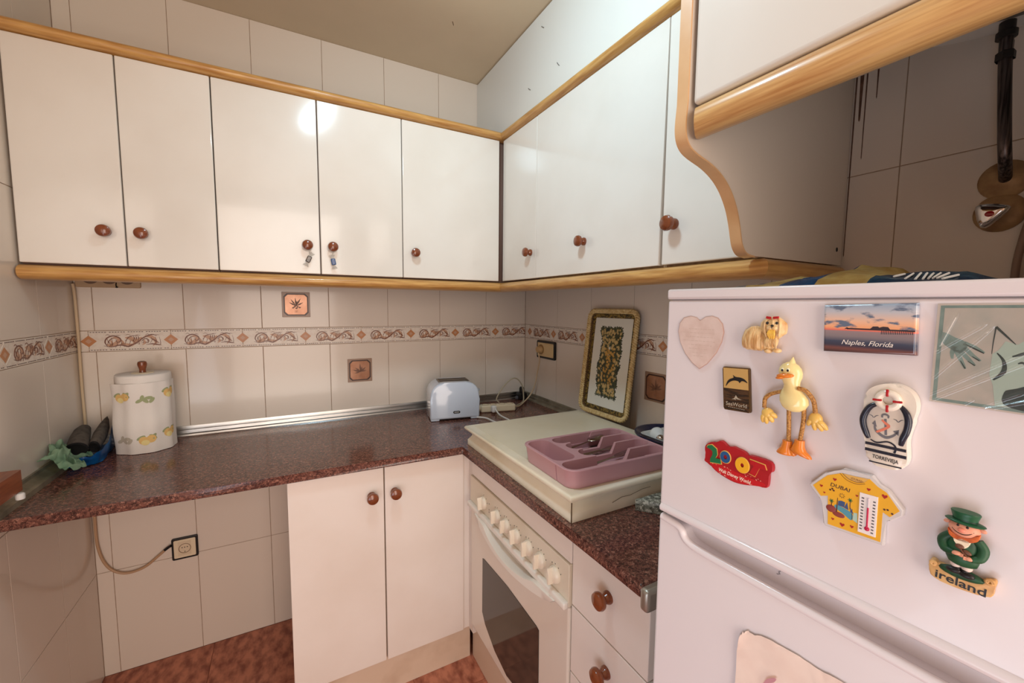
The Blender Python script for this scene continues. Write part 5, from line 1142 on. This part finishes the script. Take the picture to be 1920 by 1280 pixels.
# ---- leprechaun
g = magnet('leprechaun_magnet', 'green-coated bearded leprechaun magnet on a scroll lettered Ireland', 'magnet', 290, 1188)
GR1 = mat('coat_green', (32, 82, 52), .45, var=((20, 58, 38), 120, .4, .7)); GR2 = mat('hat_green', (22, 82, 52), .35); SKIN = mat('leprechaun_skin', (226, 158, 130), .4); BEA = mat('beard_orange', (212, 108, 48), .6, var=((180, 80, 34), 300, .4, .6)); SCR = mat('scroll_tan', (226, 184, 124), .4, var=((206, 152, 90), 60, .4, .7))
m = M(); m.prism(sp2([(-18.0, -15.9), (-15.5, -13.8), (-12.8, -15.6), (-9.5, -15.6), (0, -17.0), (9, -17.2), (14, -14.5), (17, -13), (18.4, -15), (17.7, -20.3), (16.4, -26.8), (6.2, -29.0), (-6.8, -29.7), (-16.7, -27.3)], 3), 0, 6, bev=1.2, seg=3)
for x, y, r_ in ((-15.4, -16.2, 2.0), (15.4, -14.6, 2.4)): m.tube([(x+r_*(1-.6*k/14)*math.cos(k*.7), y+r_*(1-.6*k/14)*math.sin(k*.7), 7) for k in range(15)], 1.1, 8)
mp('scroll', m, SCR, g, smooth=50)
mtext('lettering', 'ireland', .2, -24.8, 28, 9.2, 6.2, INK, g, -1.5, 0, .12)
m = M(); m.ell((.2, -17, 5.5), (13, 4.4, 3.6)); mp('grass_mound', m, GR1, g)
m = M(); m.ell((-3.4, -14.6, 8.4), (4.6, 2.4, 2.6)).ell((3.6, -15.4, 8.4), (4.6, 2.4, 2.6)).ell((-2, -12.8, 7.6), (2.2, 1.6, 2)).ell((2.4, -13, 7.6), (2.2, 1.6, 2)); mp('shoes', m, INK, g)
m = M(); m.ell((-3, -9.6, 6.6), (3.4, 3.4, 3)).ell((3, -10, 6.6), (3.4, 3.4, 3)); mp('stockings', m, mat('stocking_white', (226, 206, 196), .5), g)
m = M(); m.loft([[(cx+rx*math.cos(2*math.pi*k/22), y, 6+rz*math.sin(2*math.pi*k/22)) for k in range(22)] for y, cx, rx, rz in ((-9.2, .4, 6, 4), (-8, .4, 8, 5.2), (-4, 0, 9.4, 6), (0, -.2, 9, 6.2), (5, -.4, 9.4, 6.2), (10, -.4, 8.8, 5.6), (14, -.2, 6.4, 4.6), (16, 0, 3, 3))]); mp('coat', m, GR1, g, smooth=60)
m = M()
for P in ([(-6.8, 13, 6.5), (-11.2, 7, 7), (-9.2, 1.2, 9.5), (-3.6, .8, 12.2)], [(7.2, 13.6, 6.5), (10.6, 8, 7), (9.4, 1.4, 9), (5.4, -.4, 11.4)]): m.tube(P, [3.2, 3.4, 3.2, 2.4], 12, smooth=5)
mp('sleeves', m, GR1, g, smooth=60)
m = M(); m.prism(sp2([(-5.0, 12.4), (0, 12.6), (4.3, 13.6), (3.4, 8.6), (-.1, 5.2), (-3.5, 9)], 3), 9, 12.2, bev=.8); mp('shirt_front', m, mat('shirt_cream', (240, 224, 196), .5), g)
m = M(); m.ell((-2.2, 1.4, 12.8), (3.4, 1.7, 2), Matrix.Rotation(R(8), 3, 'Z')).ell((4.4, -.2, 12.4), (2.6, 1.7, 2))
for k in range(4): m.tube([(-.6, 1.4-.6*k+.8, 13.6), (1.6, 1.2-.6*k+.9, 14)], .5, 6); m.tube([(3.4, -.6*k+.6, 13.6), (1.8, -.6*k+.7, 14)], .5, 6)
mp('hands', m, SKIN, g)
m = M(); m.ell((-1, 7.2, 12.4), (2.6, 1.9, 1.4)).ell((3.2, 4.2, 12.4), (2.8, 1.7, 1.4), Matrix.Rotation(R(-24), 3, 'Z')).tube([(-1, 6.5, 12.5), (1.6, 3, 13), (4, .6, 13)], .7, 8); mp('brown_fiddle', m, mat('fiddle_brown', (104, 66, 48), .4), g)
m = M(); m.ell((-.2, 20.6, 8), (8.8, 7.4, 6.2)); mp('face', m, SKIN, g)
m = M(); m.ell((-9.8, 22.8, 7), (2.4, 1.6, 1.2), Matrix.Rotation(R(20), 3, 'Z')).ell((9.2, 22.8, 7), (2.4, 1.6, 1.2), Matrix.Rotation(R(-20), 3, 'Z')); mp('ears', m, SKIN, g)
m = M(); m.prism(sp2([(-8.4, 18.8), (-6.4, 16.6), (-3, 15.4), (.2, 14.9), (3.6, 15.7), (6.2, 18.0), (8.5, 19.6), (8.0, 15.4), (4.6, 12.6), (.8, 11.4), (-4, 12.0), (-7.4, 14.2)], 3), 7, 12.2, bev=1.6, seg=3); mp('beard', m, BEA, g, smooth=60)
m = M(); m.ell((-.6, 21.0, 14.2), (2.2, 1.7, 1.5)); mp('nose', m, mat('nose_pink', (232, 140, 116), .35), g)
m = M(); m.ell((-2.9, 24.0, 13.2), (.8, 1.0, .6)).ell((2.2, 23.9, 13.2), (.8, 1.0, .6)).tube([(-6, 20.6, 12.4), (-3.4, 18.6, 13.4), (.2, 17.8, 13.8), (3.4, 19, 13.4), (5.6, 21.2, 12.2)], .35, 6, smooth=4); mp('eyes_and_smile', m, INK, g)
m = M(); m.ell((.0, 26.4, 8.6), (11.4, 1.9, 6.6), Matrix.Rotation(R(-2), 3, 'Z')); mp('hat_brim', m, GR2, g)
m = M(); m.loft([[(-.2+rx*math.cos(2*math.pi*k/22), y, 8.4+rx*.7*math.sin(2*math.pi*k/22)) for k in range(22)] for y, rx in ((26, 6.6), (29, 6.9), (32, 7.8), (34, 8.4), (34.6, 8.0), (34.7, 2))]); mp('hat_crown', m, GR2, g)
m = M(); m.loft([[(-.2+rx*math.cos(2*math.pi*k/22), y, 8.4+rx*.7*math.sin(2*math.pi*k/22)) for k in range(22)] for y, rx in ((27.0, 6.9), (28.8, 7.1))]); mp('hat_band', m, mat('hat_band_dark', (18, 56, 38), .4), g)
# ---- torn paper
g = magnet('torn_paper', 'torn peach-coloured paper hanging on the lower fridge door', 'paper', 150, 960)
rnd = random.Random(11)
tp2 = [(-30.5, -90), (-30.3, 13.8), (-29.4, 24), (-28.2, 32.7), (-27.0, 37), (-25.4, 38.7), (-24.6, 42.5), (-23.4, 41), (-22.0, 44.5), (-19.2, 47.2), (-17.6, 46.0), (-15, 46.6), (-12.0, 46.5), (-9, 48.8), (-5.3, 50.8), (-.5, 52.0), (5.8, 53.6), (12, 53.6), (18.7, 54.2), (26, 55.2), (32.9, 55.8), (38, 55.2), (42.7, 55.5), (49, 55.0), (54.9, 55.4), (60, 57), (72, 58), (84, 57), (95, 58), (95, -90)]
m = M(); b = bmesh.new(); f = b.faces.new([b.verts.new((x, y, 0)) for x, y in tp2]); bmesh.ops.triangulate(b, faces=[f])
bmesh.ops.subdivide_edges(b, edges=b.edges[:], cuts=3, use_grid_fill=True)
for v in b.verts:
    x, y = v.co.x, v.co.y; v.co.z = 1.2+2.5*noise.noise(Vector((x*.03, y*.03, .4)))**2+1.2*abs(noise.noise(Vector((x*.06+3, y*.05, 2))))+(.12*max(0, -x-20)*max(0, y+10)/30 if x < -20 else 0)
bmesh.ops.solidify(b, geom=b.faces[:], thickness=.25)
m._merge(b); mp('paper_sheet', m, mat('peach_paper', (238, 218, 206), .8, var=((230, 206, 194), 30, .4, .7)), g, smooth=60)
m = M(); ribbon(m, [(2, -4), (6, 6), (11, 12), (14, 16)], [3, 4, 4, 1.5], 5.0, 5.3); mp('pink_drawing', m, mat('drawing_pink', (196, 140, 150), .6), g, smooth=0)
